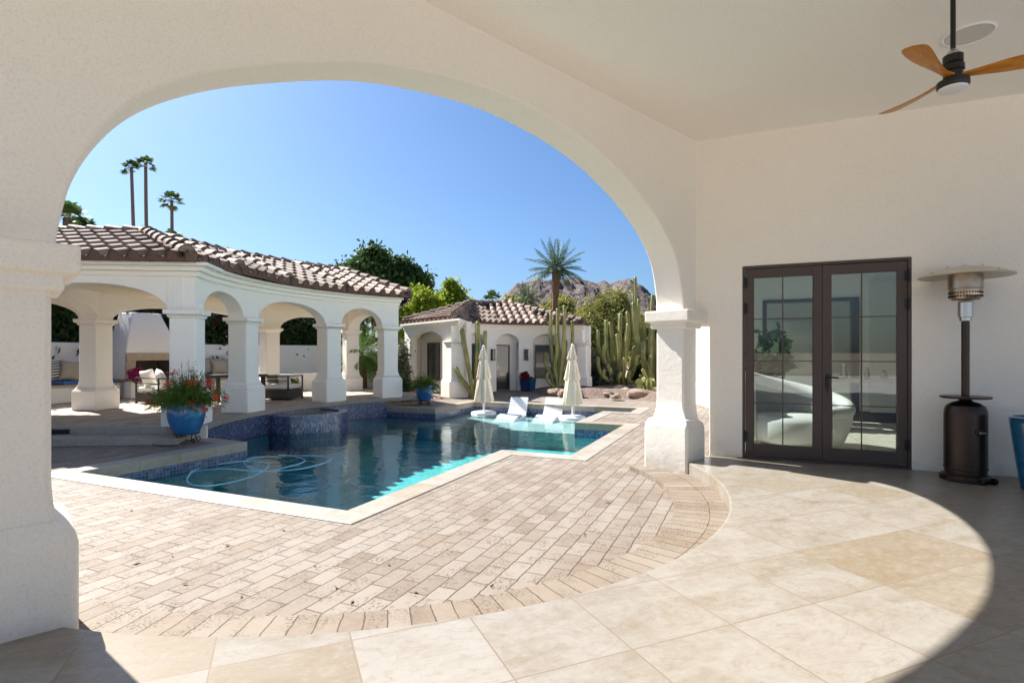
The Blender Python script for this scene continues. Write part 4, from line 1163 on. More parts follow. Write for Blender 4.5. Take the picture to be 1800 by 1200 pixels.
# ================================================================== GARDEN WALLS, BENCH, FIREPLACE
mb = MB(); arch_wall(mb, [(R(d_) * 13.6, TZ + .002 if d_ < 64 else GZ) for d_ in np.linspace(-8, 74, 90)], 1.65, lambda s: pv(math.degrees(s / 13.6), 13.6), lambda s: (CC - pv(math.degrees(s / 13.6), 13.6)).normalized(), .02, -.2)
tag(mb.build('garden_wall', 'garden_stucco', bevel=.02, smooth=40), 'tall plain white garden wall curving behind the pavilion below the hedge', 'wall')
mb = MB()
arch_wall(mb, [(R(d_) * 11., TZ + .002) for d_ in np.linspace(42, 63, 24)], .62, lambda s: pv(math.degrees(s / 11.), 11.), lambda s: (CC - pv(math.degrees(s / 11.), 11.)).normalized(), .1, -.12)
arch_wall(mb, [(R(d_) * 11., TZ + .002) for d_ in np.linspace(36, 41.9, 8)], .9, lambda s: pv(math.degrees(s / 11.), 11.), lambda s: (CC - pv(math.degrees(s / 11.), 11.)).normalized(), .1, -.12)
tag(mb.build('planter_wall', 'garden_stucco', bevel=.02, smooth=40), 'low stepped white planter wall at the back of the terrace', 'low wall')
mb = MB(); arch_wall(mb, [(R(d_) * 14.6, GZ) for d_ in np.linspace(64.3, 84, 30)], 1.25, lambda s: pv(math.degrees(s / 14.6), 14.6), lambda s: (CC - pv(math.degrees(s / 14.6), 14.6)).normalized(), .02, -.2)
tag(mb.build('boundary_wall', 'garden_stucco', smooth=40), 'lower white boundary wall between pavilion and guest house', 'wall')
def bench(d0, d1, label):
    b = thing('built_in_bench', label, 'bench', (*pv((d0 + d1) / 2, 12.8), TZ), group='built-in benches of the pavilion')
    mb = MB(); f = lambda r: (lambda s: pv(math.degrees(s / r), r)); n_ = lambda r: (lambda s: (CC - pv(math.degrees(s / r), r)).normalized())
    arch_wall(mb, [(R(d_) * 12.8, TZ + .002) for d_ in np.linspace(d0, d1, 16)], .44, f(12.8), n_(12.8), .48, -.76); mb.build('seat', 'garden_stucco', b, world=True, bevel=.02, smooth=40)
    mb = MB(); arch_wall(mb, [(R(d_) * 12.8, .441) for d_ in np.linspace(d0, d1, 16)], .50, f(12.8), n_(12.8), .51, -.76); mb.build('seat_cap', 'mantel_stone', b, world=True, bevel=.006, smooth=40)
    return b
bench(4, 21.5, 'white built-in bench with blue cushions left of the fireplace')
bench(31.5, 44, 'white built-in bench with a blue cushion right of the fireplace')
def seat_cushion(d0, d1, label):
    mb = MB(); arch_wall(mb, [(R(d_) * 12.75, .502) for d_ in np.linspace(d0, d1, 12)], .60, lambda s: pv(math.degrees(s / 12.75), 12.75), lambda s: (CC - pv(math.degrees(s / 12.75), 12.75)).normalized(), .42, -.62)
    tag(mb.build('seat_cushion', 'cushion_blue', bevel=.03, seg=3, smooth=40), label, 'cushion', 'blue bench cushions')
seat_cushion(14.6, 17.6, 'blue seat cushion under the tan and striped pillows at far left')
seat_cushion(17.75, 21.2, 'blue seat cushion directly beside the fireplace')
seat_cushion(32, 43, 'long blue seat cushion on the bench right of the fireplace')
def pillow_mesh(w_, h_, t_, n=12):
    mb = MB(); i0 = 0
    for sgn in (1, -1):
        for a in range(n + 1):
            for b in range(n + 1):
                u, v_ = a / n * 2 - 1, b / n * 2 - 1
                k = 1 - .10 * (abs(u) ** 2) * (1 - abs(v_)) ; k2 = 1 - .10 * (abs(v_) ** 2) * (1 - abs(u))
                th = max(0, (1 - u ** 4) * (1 - v_ ** 4)) ** .55
                px_ = u * (1 - .09 * (1 - v_ * v_) * abs(u)); pz_ = v_ * (1 - .09 * (1 - u * u) * abs(v_))
                mb.v.append((px_ * w_ / 2, sgn * t_ / 2 * th, pz_ * h_ / 2 + h_ / 2))
        o_ = 0 if sgn == 1 else (n + 1) ** 2
        for a in range(n):
            for b in range(n):
                q = o_ + a * (n + 1) + b; f = (q, q + 1, q + n + 2, q + n + 1); mb.f.append(f if sgn == 1 else f[::-1])
    return mb
def pillow(loc, rz, lean, roll, size, mat, label, group, name='pillow'):
    o = pillow_mesh(*size).build(name, mat, smooth=60); o.location = loc; o.rotation_euler = (lean, roll, rz)
    return tag(o, label, 'pillow', group)
def on_bench(d_, r, z=.60): q = pv(d_, r); return (q.x, q.y, z)
def th_px(px, r):
    return min(np.arange(0, 60, .05), key=lambda a_: abs(CX + FPX * pv(a_, r).x / pv(a_, r).y - px))
gpl = 'pillows on the left bench'; gpr = 'pillows on the right bench'
pillow(on_bench(th_px(99, 12.85), 12.85), R(90 - 15 + 180), R(22), R(6), (.62, .56, .2), 'stripe', 'grey striped pillow leaning at the outer end of the left bench', gpl)
pillow(on_bench(th_px(121, 12.65), 12.65), R(90 - 16 + 150), R(24), R(-8), (.46, .58, .22), 'pillow_tan', 'plain tan pillow between two striped ones on the left bench', gpl)
pillow(on_bench(th_px(143, 12.85), 12.85), R(90 - 17 + 195), R(26), R(10), (.5, .5, .2), 'stripe', 'brown striped pillow next to the rear column, left bench', gpl)
pillow(on_bench(th_px(366, 12.9), 12.9), R(90 - 34 + 180), R(18), R(3), (.62, .6, .22), 'stripe', 'large striped pillow at the fireplace end of the right bench', gpr)
pillow(on_bench(th_px(387, 12.75), 12.75), R(90 - 36 + 185), R(18), R(-4), (.56, .56, .2), 'pillow_tan', 'plain tan pillow between striped ones on the right bench', gpr)
pillow(on_bench(th_px(404, 12.9), 12.9), R(90 - 38 + 175), R(18), R(4), (.58, .6, .2), 'stripe', 'striped pillow behind the front column, far end of right bench', gpr)

fp = thing('fireplace', 'white outdoor fireplace with tapered hood and stone mantel', 'fireplace', (*pv(26.3, 12.5), TZ))
fa = 26.3; frz = R(-fa)          # local x = toward the pool
f0 = pv(fa, 12.45)
def fpt(x, y): return f0 + Matrix.Rotation(frz, 2) @ Vector((x, y))
mb = MB(); W2 = .78
def hood_ring(w_, x1, x0, z): return [(*fpt(x0, -w_), z), (*fpt(x1, -w_), z), (*fpt(x1, w_), z), (*fpt(x0, w_), z)]
mb.rings([hood_ring(.80, .02, -1.05, 1.32), hood_ring(.80, .02, -1.05, 1.40), hood_ring(.42, -.36, -1.05, 2.58)])
mb.build('hood', 'white_stucco', fp, world=True, bevel=.03, smooth=30)
mb = MB()
mb.prism([tuple(fpt(0, -.80)), tuple(fpt(0, -.56)), tuple(fpt(-.7, -.50)), tuple(fpt(-.7, .50)), tuple(fpt(0, .56)), tuple(fpt(0, .80)), tuple(fpt(-1.05, .80)), tuple(fpt(-1.05, -.80))], .58, 1.319)
mb.prism([tuple(fpt(.0, -.80)), tuple(fpt(.0, .80)), tuple(fpt(-1.05, .80)), tuple(fpt(-1.05, -.80))], TZ + .002, .52)
mb.build('body', 'white_stucco', fp, world=True, smooth=0)
mb = MB()
for s0, s1, z0, z1, x0, x1 in ((-.82, .82, 1.12, 1.335, .002, .10), (-.82, -.55, .58, 1.12, .002, .06), (.55, .82, .58, 1.12, .002, .06)):
    mb.prism([tuple(fpt(x0, s0)), tuple(fpt(x1, s0)), tuple(fpt(x1, s1)), tuple(fpt(x0, s1))], z0, z1)
mb.build('mantel', 'mantel_stone', fp, world=True, bevel=.01, smooth=0)
mb = MB(); mb.prism([tuple(fpt(-1., -.9)), tuple(fpt(.42, -.9)), tuple(fpt(.42, .9)), tuple(fpt(-1., .9))], .521, .58); mb.build('hearth', 'mantel_stone', fp, world=True, bevel=.01, smooth=0)
mb = MB(); mb.prism([tuple(fpt(.0, -.86)), tuple(fpt(.38, -.86)), tuple(fpt(.38, .86)), tuple(fpt(.0, .86))], TZ + .003, .52); mb.build('hearth_base', 'white_stucco', fp, world=True, bevel=.02, smooth=0)
mb = MB(); a = [fpt(.0, -.555), fpt(-.69, -.495), fpt(-.69, .495), fpt(.0, .555)]
for p, q in zip(a, a[1:]): mb.quad(P3(p, .583), P3(q, .583), P3(q, 1.118), P3(p, 1.118))
mb.build('firebox', 'soot', fp, world=True, smooth=0)

# ================================================================== FURNITURE
def rot2(v_, a): return Matrix.Rotation(a, 2) @ Vector(v_)
def armchair(loc, rz, label, w_=1.0, d_=.85):
    """local -y is the open front"""
    t = thing('garden_sofa', label, 'garden sofa', loc, rz, 'dark wicker garden sofas')
    b = MB().box((0, 0, .17), (w_, d_, .26)); b.build('base', 'wicker', t, bevel=.012)
    for x in (-w_ / 2 + .02, w_ / 2 - .02):
        for y in (-d_ / 2 + .02, d_ / 2 - .02): MB().box((x, y, .475), (.035, .035, .35)).build('post', 'dark_metal', t, bevel=.004); MB().box((x, y, .02), (.05, .05, .04)).build('foot', 'dark_metal', t)
        MB().box((x, 0, .665), (.036, d_ - .01, .03)).build('arm_rail', 'dark_metal', t, bevel=.004)
    f = MB()
    f.box((0, d_ / 2 - .021, .667), (w_ - .08, .036, .03)); f.build('top_rail', 'dark_metal', t, bevel=.004); MB().box((0, d_ / 2 - .02, .53), (w_ - .06, .02, .02)).build('back_rail', 'dark_metal', t)
    MB().box((0, -.01, .365), (w_ - .1, d_ - .08, .13)).build('seat_cushion', 'cushion_white', t, bevel=.04, seg=3)
    return t
a1 = at(272, 710, TZ); r_1 = R(152)
armchair((a1.x, a1.y + .35, TZ), r_1, 'dark wicker sofa with two round white pillows in front of the fireplace', 1.05)
a2 = at(487, 703, TZ)
armchair((a2.x, a2.y + .35, TZ), R(172), 'dark wicker sofa with thin top rail between the two middle front columns', .84, .8)
gs = 'white pillows on the sofas'
for k, (dx, dy, lab) in enumerate(((-.22, .12, 'white pillow nearer the mantel on the sofa facing the fireplace'), (.26, .14, 'white pillow nearer the rear column on the sofa facing the fireplace'))):
    q = Vector((a1.x, a1.y + .35)) + rot2((dx, dy), r_1)
    pillow((q.x, q.y, TZ + .43), r_1 + R(14 if k else -18), R(-16), R(10 if k else -12), (.42, .47, .2), 'cushion_white', lab, gs)
for dx, dy, lab, mt in ((-.16, .12, 'plain white pillow on the sofa between the middle columns', 'cushion_white'), (.2, .1, 'striped pillow on the sofa between the middle columns', 'stripe')):
    q = Vector((a2.x, a2.y + .35)) + rot2((dx, dy), R(172)); pillow((q.x, q.y, TZ + .43), R(172), R(-18), 0, (.4, .3, .15), mt, lab, gs if mt == 'cushion_white' else None)
# dining table behind the second front column
tt = at(396, 711, TZ); tbl = thing('dining_table', 'dark square legged dining table partly behind the front column', 'table', (tt.x, tt.y + .6, TZ), R(12))
MB().box((0, 0, .715), (1.3, .9, .05)).build('tabletop', 'wicker', tbl, bevel=.006)
for x in (-.57, .57):
    for y in (-.38, .38): MB().box((x, y, .345), (.09, .09, .69)).build('leg', 'wicker', tbl, bevel=.006)
for x in (-.57, .57): MB().box((x, 0, .12), (.05, .67, .05)).build('stretcher', 'wicker', tbl)

# pots
def scroll_stand(t, r, h):
    mb = MB(); mb.tube([(r * math.cos(2 * pi * k / 24), r * math.sin(2 * pi * k / 24), h) for k in range(25)], .009, 6, False)
    mb.build('stand_ring', 'dark_metal', t)
    for k in range(4):
        a = pi / 4 + k * pi / 2 + .25; p = []
        for j in range(9): u = j / 8; p.append(((r + .0 - .05 * math.sin(u * pi)) , h * (1 - u) + .012))
        for j in range(1, 13): an = -pi / 2 + j / 12 * 1.7 * pi; rr = .045 * (1 - .45 * j / 12); p.append((r + .0 + rr * math.cos(an) + .0, .055 + rr * math.sin(an)))
        MB().tube([(x * math.cos(a), x * math.sin(a), z) for x, z in p], .008, 6).build('leg', 'dark_metal', t)
def pot_plant(loc, prof, glaze, label, stand=None, name='potted_plant', group=None):
    t = thing(name, label, 'potted plant', loc, 0, group)
    z0 = 0
    if stand: scroll_stand(t, stand[0], stand[1]); z0 = stand[1]
    pr = [(r, z + z0) for r, z in prof]; rt = pr[-1][0]
    pr += [(rt + .015, pr[-1][1] + .012), (rt - .03, pr[-1][1] + .018), (rt - .045, pr[-1][1] - .06)]
    MB().lathe(pr, 40).build('pot', glaze, t, smooth=50)
    MB().lathe([(rt - .04, pr[-1][1] + .01), (.01, pr[-1][1] + .03)], 24).build('soil', 'soil', t)
    return t, pr[-1][1]
def sprays(t, zt, n, rg, spread, up, mat, name, length=.55, wd=.012, seg=6, droop=1.2, start=.16):
    """arching thin stems with needle leaves"""
    quads = []; tips = []
    for k in range(n):
        a = rg.uniform(0, 2 * pi); el = rg.uniform(*up); l = length * rg.uniform(.6, 1.25)
        p = np.array([start * rg.uniform(0, 1) * math.cos(a), start * rg.uniform(0, 1) * math.sin(a), zt]); d = np.array([math.cos(a) * math.cos(el) * spread, math.sin(a) * math.cos(el) * spread, math.sin(el)]); d /= np.linalg.norm(d)
        for j in range(seg):
            q = p + d * l / seg
            sd = np.cross(d, rg.normal(size=3)); sd /= np.linalg.norm(sd); ww = wd * (1 - .5 * j / seg)
            quads += [p - sd * ww / 2, p + sd * ww / 2, q + sd * ww / 2, q - sd * ww / 2]
            for m in range(5):
                c = p + (q - p) * rg.uniform(); dd = d * .6 + rg.normal(size=3) * .5; dd /= np.linalg.norm(dd); s2 = np.cross(dd, rg.normal(size=3)); s2 /= np.linalg.norm(s2)
                ll = .06 * rg.uniform(.6, 1.3); quads += [c, c + dd * ll * .5 + s2 * .005, c + dd * ll, c + dd * ll * .5 - s2 * .005]
            p = q; d = d + np.array([0, 0, -droop / seg * rg.uniform(.6, 1.3)]); d /= np.linalg.norm(d)
        tips.append((p, d))
    np_mesh(name, mat, np.array(quads), 4, t); return tips
bowl = [(.17, 0), (.20, .005), (.255, .12), (.298, .26), (.312, .38), (.305, .47), (.285, .53)]
rg = np.random.default_rng(3)
p1 = at(314, 782, GZ)
bowl1 = [(r * .95, z * .97) for r, z in bowl]
t, zt = pot_plant((p1.x, p1.y + .22, GZ), bowl1, 'blue_glaze', 'large blue glazed pot of red coral flowers on a scrolled iron stand', (.2, .17))
tips = sprays(t, zt, 420, rg, 1., (R(20), R(88)), 'fire_leaf', 'foliage', .5, .009)
tips2 = sprays(t, zt, 16, rg, 1., (R(82), R(89)), 'fire_leaf', 'tall_stem', .62, .008, droop=.1, start=.1)
for p, d in [tips[k] for k in range(0, 420, 17)]:
    nn_ = int(rg.integers(10, 40)); c_ = p + rg.normal(size=(nn_, 3)) * .034
    np_mesh('blossom', 'flower_red', leaf_quads(c_, .024, rg, .5, 2.2, np.tile(d + np.array([0, 0, -.6]), (nn_, 1))), 4, t)
p2 = at(745, 712, GZ)
t, zt = pot_plant((p2.x, p2.y + .15, GZ), [(r * .86, z * .86) for r, z in bowl], 'blue_glaze', 'blue glazed pot with a low green plant at the far pool corner', (.17, .13))
sprays(t, zt, 260, rg, 1., (R(15), R(85)), 'fire_leaf', 'foliage', .36, .008, droop=1.6)
q = at(727, 697, GZ)
t, zt = pot_plant((q.x, q.y, GZ), [(.13, 0), (.14, .005), (.17, .2), (.19, .36)], 'terracotta', 'plain terracotta pot half hidden behind the blue pot at the far pool corner')
q = [at(x, y, GZ) for x, y in ((256, 781), (268, 782.5), (283, 785.5), (300, 785), (312, 783))]
tag(MB().tube(catmull([(p.x, p.y, GZ + .014) for p in q], 5), .007, 6).build('drip_line', 'dark_metal'), 'thin black drip line running along the deck to the large blue pot', 'hose')
# two navy pots by the guest house door
tall = [(.15, 0), (.17, .005), (.2, .2), (.225, .40), (.23, .46)]
q = gv(77.5, 3.2)
t, zt = pot_plant((q.x, q.y, GZ), tall, 'navy_glaze', 'navy pot with a burgundy leafed plant beside the guest house door', None, group='navy pots by the guest house door')
np_mesh('foliage', 'leaf_burgundy', leaf_quads(crown_pts((.16, .16, .24), 30, 14, .05, rg) + np.array([0, 0, zt + .2]), .07, rg), 4, t)
q = gv(82, 3.3)
t, zt = pot_plant((q.x, q.y, GZ), [(r * .95, z * 1.08) for r, z in tall], 'teal_glaze', 'slimmer teal pot half hidden behind the navy pot', None, group='navy pots by the guest house door')
np_mesh('foliage', 'leaf_hedge', leaf_quads(crown_pts((.12, .12, .06), 14, 8, .04, rg) + np.array([0, 0, zt + .03]), .05, rg), 4, t)
# tall planter by the heater
q = at(1831, 862, 0)
t, zt = pot_plant((q.x, q.y, 0.002), [(.14, 0), (.155, .006), (.19, .25), (.225, .52), (.24, .66), (.245, .70)], 'teal_glaze', 'tall glossy blue planter on the porch beside the patio heater')
# small red flowered pot by the hearth
q = pv(22.6, 12.0)
t, zt = pot_plant((q.x, q.y, .503), [(.09, 0), (.1, .004), (.12, .16)], 'mantel_stone', 'small pot of magenta flowers on the bench by the hearth')
np_mesh('flower', 'flower_magenta', leaf_quads(crown_pts((.2, .2, .16), 50, 12, .05, rg) + np.array([0, 0, zt + .1]), .06, rg), 4, t)

# patio heater
q = at(1697, 843, 0)
ht = thing('patio_heater', 'bronze mushroom patio heater standing by the doors', 'patio heater', (q.x, q.y, 0), R(-25))
MB().lathe([(.215, .0), (.225, .01), (.225, .045), (.21, .065), (.185, .075)], 40).build('base', 'heater_bronze', ht)
b = MB().lathe([(.182, .075), (.182, .13), (.186, .135), (.186, .70), (.183, .74), (.165, .79), (.12, .82), (.06, .84), (.05, .865)], 48).build('tank_housing', 'heater_bronze', ht)
MB().lathe([(.188, .125), (.190, .13), (.190, .145), (.188, .15)], 40, (0, 0, 0), False).build('housing_band', 'heater_bronze', b)
mb = MB(); aa = R(-62)
for da in np.linspace(-.28, .28, 9): pass
mb.box((.186 * math.cos(aa), .186 * math.sin(aa), .53), (.03, .115, .06), aa); mb.build('housing_recess', 'dark_metal', b, bevel=.012)
mb = MB(); mb.box((.197 * math.cos(aa), .197 * math.sin(aa), .525), (.03, .07, .02), aa); mb.build('latch', 'steel', b, bevel=.004)
MB().lathe([(.02, .865), (.05, .87), (.215, .868), (.222, .874), (.222, .886), (.215, .892), (.03, .892)], 44).build('table_ring', 'heater_bronze', ht)
MB().lathe([(.036, .885), (.036, 1.70)], 24).build('pole', 'heater_bronze', ht)
MB().lathe([(.04, 1.685), (.052, 1.690), (.052, 1.725), (.066, 1.730), (.066, 1.885), (.058, 1.895)], 28).build('burner_cover', 'steel', ht)
mb = MB().lathe([(.06, 1.905), (.115, 1.910), (.135, 1.930), (.142, 1.965), (.142, 2.025), (.15, 2.030), (.15, 2.185), (.05, 2.185)], 36); em = mb.build('emitter', simple('burnt_steel', (.42, .33, .24), .3, .9, .3, 9), ht)
mb = MB()
for k in range(36):
    a = 2 * pi * k / 36
    for z in (1.947, 1.985): mb.box((.1435 * math.cos(a), .1435 * math.sin(a), z), (.006, .011, .018), a)
mb.build('emitter_slot', 'dark_metal', em)
rf = MB().lathe([(.01, 2.270), (.10, 2.265), (.22, 2.240), (.34, 2.200), (.405, 2.170), (.41, 2.160), (.405, 2.157), (.33, 2.185), (.21, 2.223), (.02, 2.250)], 56, cap=False).build('reflector', 'reflector', ht)
for k in range(4):
    for r, z in ((.375, 2.192), (.2, 2.253)):
        a = k * pi / 2 + .5; MB().lathe([(.009, -.004), (.009, .008), (.004, .014)], 8, (r * math.cos(a), r * math.sin(a), z)).build('rivet', 'steel', rf)
MB().lathe([(.02, 2.265), (.02, 2.290), (.008, 2.295)], 10).build('finial', 'steel', ht)
for s_x in (-.075, .075):
    c = rot2((.235, s_x), R(-62) + 0.12); mb = MB(); an = R(-62) + pi / 2
    d = Vector((math.cos(an), math.sin(an), 0)); p = Vector((c.x, c.y, .034)); mb.tube([p - d * .016, p + d * .016], .034, 18); mb.build('wheel', 'dark_metal', ht, bevel=.004)
mb = MB(); c0, c1 = rot2((.235, -.075), R(-62) + .12), rot2((.235, .075), R(-62) + .12); mb.tube([(c0.x, c0.y, .034), (c1.x, c1.y, .034)], .008, 8); mb.build('axle', 'dark_metal', ht)

# ceiling fan
FX, FY, FZ = 3.23, 4.0, 3.37
fan = thing('ceiling_fan', 'three bladed wooden ceiling fan on a dark downrod', 'ceiling fan', (FX, FY, FZ))
MB().lathe([(.0165, .16), (.0165, CZ - FZ - .05)], 16).build('downrod', 'dark_metal', fan)
MB().lathe([(.03, CZ - FZ - .09), (.075, CZ - FZ - .05), (.08, CZ - FZ - .0005)], 28).build('mounting_canopy', 'dark_metal', fan)
MB().lathe([(.017, .20), (.03, .185), (.045, .165), (.045, .15)], 24).build('rod_collar', 'steel', fan)
MB().lathe([(.05, .155), (.062, .15), (.062, .095), (.055, .09), (.068, .08), (.07, .04), (.06, .03), (.06, -.05)], 32).build('motor', 'dark_metal', fan)
hb = MB().lathe([(.07, -.03), (.098, -.035), (.10, -.07), (.092, -.085)], 40).build('light_ring', 'dark_metal', fan)
MB().lathe([(.091, -.075), (.088, -.098), (.06, -.110), (.01, -.114)], 36).build('light_lens', 'diffuser', hb)
for k, ang in enumerate((94.5, 213, 333)):
    mb = MB(); rs = []
    stn = [(.03, .060, .030, 0), (.075, .058, .028, 6), (.13, .062, .022, 16), (.20, .078, .016, 20), (.30, .105, .012, 19), (.42, .128, .010, 16), (.54, .140, .009, 13), (.61, .136, .008, 11), (.645, .118, .008, 10), (.665, .082, .006, 10), (.672, .03, .004, 10)]
    for x, wd, th, pt in stn:
        ring = []
        for j in range(14):
            a = 2 * pi * j / 14; yy = math.cos(a) * wd * .62; zz = math.sin(a) * th / 2
            pr = R(-pt); sweep = .05 * math.sin(x / .67 * pi) * .5
            ring.append((x, yy * math.cos(pr) - zz * math.sin(pr) - sweep, yy * math.sin(pr) + zz * math.cos(pr) + .02 * (x / .67) ** 2))
        rs.append(ring)
    o = mb.rings(rs).build('blade', 'wood', fan, smooth=50); o.rotation_euler = (0, 0, R(ang)); o.location = (0, 0, 0)

# closed umbrellas on the sun shelf
def umbrella(px, py, top_z, label, lean=0.):
    q = at(px, py, WZ + .02)
    t = thing('patio_umbrella', label, 'umbrella', (q.x, q.y, WZ), 0, 'closed umbrellas in the pool')
    MB().lathe([(.36, -.19), (.38, -.17), (.38, .02), (.36, .045), (.30, .06), (.05, .07)], 40).build('base', 'white_plastic', t, smooth=50)
    MB().lathe([(.026, .06), (.026, 1.2)], 16).build('pole', 'white_plastic', t)
    h = top_z - WZ
    rgu = random.Random(int(px)); n = 64
    def tier(z0, z1, r0, r1, ph):
        rs = []
        for k in range(9):
            u = k / 8; z = z0 + (z1 - z0) * u; r = r0 + (r1 - r0) * u ** .9
            ring = []
            for j in range(n):
                a = 2 * pi * j / n
                f = 1 - .36 * (.25 + .75 * u) * (.5 + .5 * math.cos(8 * a + ph)) - .07 * u * math.sin(3 * a + ph * 2 + u) - .05 * u * math.sin(13 * a + ph)
                ring.append((r * f * math.cos(a), r * f * math.sin(a), z - (.03 * math.cos(8 * a + ph) + .02 * math.sin(3 * a)) * u))
            rs.append(ring)
        return rs
    body = MB()
    for z0, z1, r0, r1, ph in ((h - .02, h - .40, .035, .155, .3), (h - .34, h - .98, .10, .235, 1.1), (h - .88, h - 1.66, .165, .305, 2.2)): body.rings(tier(z0, z1, r0, r1, ph), False)
    body.build('canopy', 'canvas', t, smooth=50)
    MB().lathe([(.04, h - .03), (.045, h), (.02, h + .02), (.012, h + .05)], 14).build('finial', 'white_plastic', t)
    MB().tube([(.03, -.03, h - 1.6), (.05, -.05, h - 1.75), (.045, -.04, h - 1.9)], .008, 6).build('tie_strap', 'canvas', t)
    return t
umbrella(850, 725, 1.55, 'closed cream umbrella in the pool in front of the slanted cactus')
umbrella(1006, 733, 1.57, 'closed cream umbrella in the pool nearest the raised pool corner')
# moulded loungers
def lounger(px, py, label):
    q = at(px, py, WZ)
    t = thing('pool_lounger', label, 'lounger', (q.x, q.y, WZ), math.atan2(-.30, .95) , 'white loungers in the pool')
    prof_ = [(-1.25, -.13), (-1.05, -.09), (-.75, .0), (-.5, .035), (-.3, .0), (-.1, -.045), (.06, -.05), (.16, .0), (.24, .10), (.34, .27), (.42, .41), (.455, .455)]
    pts = catmull([Vector(p) for p in prof_], 4)
    def sheet(pts, w0, w1, th, nm, par):
        mb = MB(); rs = []
        for k, p in enumerate(pts):
            p = Vector(p); a, b = Vector(pts[max(0, k - 1)]), Vector(pts[min(len(pts) - 1, k + 1)]); tn = (b - a).normalized(); nn = Vector((-tn.y, tn.x)) * th / 2
            ww = (w0 + (w1 - w0) * k / len(pts)) / 2
            rs.append([(-ww, p.x + nn.x, p.y + nn.y), (ww, p.x + nn.x, p.y + nn.y), (ww, p.x - nn.x, p.y - nn.y), (-ww, p.x - nn.x, p.y - nn.y)])
        return mb.rings(rs).build(nm, 'white_plastic', par, bevel=.012, smooth=40)
    cut = next(k for k, p in enumerate(pts) if p[0] > .08)
    sheet(pts[:cut + 1], .60, .58, .055, 'seat', t)
    sheet(pts[cut:], .58, .54, .05, 'backrest', t)
    mb = MB(); mb.prism([(-1.15, -.19), (.40, -.19), (.30, .12), (.12, -.06), (-.5, -.02), (-1.1, -.12)], -.22, .22, fn=lambda y, z, x: (x, y, z)); mb.build('support', 'white_plastic', t)
    return t
lounger(906, 727.5, 'white moulded lounger in the pool closer to the middle umbrella')
lounger(969, 729.5, 'white moulded lounger in the pool closer to the right umbrella')
# floating cleaner hose
mb = MB()
hp = [at(x, y, WZ + .012) for x, y in ((332, 836), (338, 826), (370, 816), (410, 811), (445, 808), (470, 812), (468, 822), (440, 836), (390, 849), (350, 852), (331, 846), (331, 835), (345, 826), (390, 822), (440, 826), (480, 826), (530, 822), (570, 812), (581, 804), (560, 800), (510, 799), (460, 801), (435, 806), (430, 814), (445, 822), (470, 826), (500, 820), (530, 812), (535, 806), (520, 801), (490, 798))]
pts = catmull([tuple(p) for p in hp], 8)
hmb = mb.tube([(*p[:2], WZ - .004 + .004 * math.sin(k * .3)) for k, p in enumerate(pts)], .011, 8)
tag(hmb.build('cleaner_hose', 'hose', smooth=60), 'pale blue pool cleaner hose floating in loops on the water', 'hose')
# rocks
def stone(loc, sx, sy, sz, seed, label, grp='rocks in the gravel beds'):
    from mathutils import noise as mn
    bm = bmesh.new(); bmesh.ops.create_icosphere(bm, subdivisions=4, radius=1)
    for v in bm.verts:
        n = v.co.normalized(); k = 1 + .30 * mn.noise(n * 1.3 + Vector((seed, 0, 0))) + .16 * (1 - 2 * abs(mn.noise(n * 2.6 + Vector((0, seed, 0))))) + .05 * mn.noise(n * 7)
        v.co = Vector((n.x * sx, n.y * sy, n.z * sz)) * k
        if v.co.z < -sz * .45: v.co.z = -sz * .45
    me = bpy.data.meshes.new('rock'); bm.to_mesh(me); bm.free(); me.shade_smooth(); me.set_sharp_from_angle(angle=R(40)); me.materials.append(M['rock'])
    o = bpy.data.objects.new('rock', me); COL.objects.link(o); o.location = loc; o.rotation_euler = (0, 0, seed)
    tag(o, label, 'rock', grp)
for px, py, s_, lab in ((1055, 677, .28, 'reddish boulder in front of the bush, right of the guest house'), (1003, 693, .42, 'broad flat boulder below the cactus, partly behind the right umbrella'), (975, 690, .3, 'flat boulder at the foot of the guest house cactus'), (1100, 690, .34, 'pale boulder under the big cactus cluster'), (1082, 697, .22, 'small pale rock at the kerb of the gravel bed'), (1122, 694, .4, 'long brown boulder beside the prickly pear'), (1068, 693, .16, 'smallest rock left of the pale kerb rock')):
    q = at(px, py, GZ + .12); stone((q.x, q.y, q.z - .01), s_ * 1.0, s_ * .75, s_ * .5, px * .37, lab)
# low white agaves between the rocks
def agave(px, py, r, label, z=GZ + .15):
    q = at(px, py, z); t = MB(); rg_ = random.Random(px)
    for k in range(26):
        a = k * 2.399; el = R(20 + 60 * (k / 26)); l = r * (1.05 - .4 * k / 26)
        d = Vector((math.cos(a) * math.cos(el), math.sin(a) * math.cos(el), math.sin(el))); sd = Vector((-math.sin(a), math.cos(a), 0)); u = sd.cross(d)
        i = len(t.v); b = Vector((0, 0, .03))
        for f, w_ in ((0, .10), (.35, .16), (.75, .09), (1, .004)):
            c = b + d * l * f - Vector((0, 0, .10 * r * f * f)); t.v += [tuple(c - sd * w_ * r), tuple(c - u * .03 * r), tuple(c + sd * w_ * r)]
        for j in range(3):
            o_ = i + 3 * j; t.f += [(o_, o_ + 1, o_ + 4, o_ + 3), (o_ + 1, o_ + 2, o_ + 5, o_ + 4)]
    o = t.build('agave', 'agave', weld=False, smooth=0); o.location = q; tag(o, label, 'agave', 'agaves among the rocks')
agave(1090, 686, .3, 'grey agave rosette left of the pale boulder'); agave(1110, 684, .26, 'grey agave rosette against the big cactus'); agave(1075, 695, .2, 'small grey agave low by the kerb')
agave(772, 692, .28, 'grey agave beside the guest house corner column', GZ + .05)

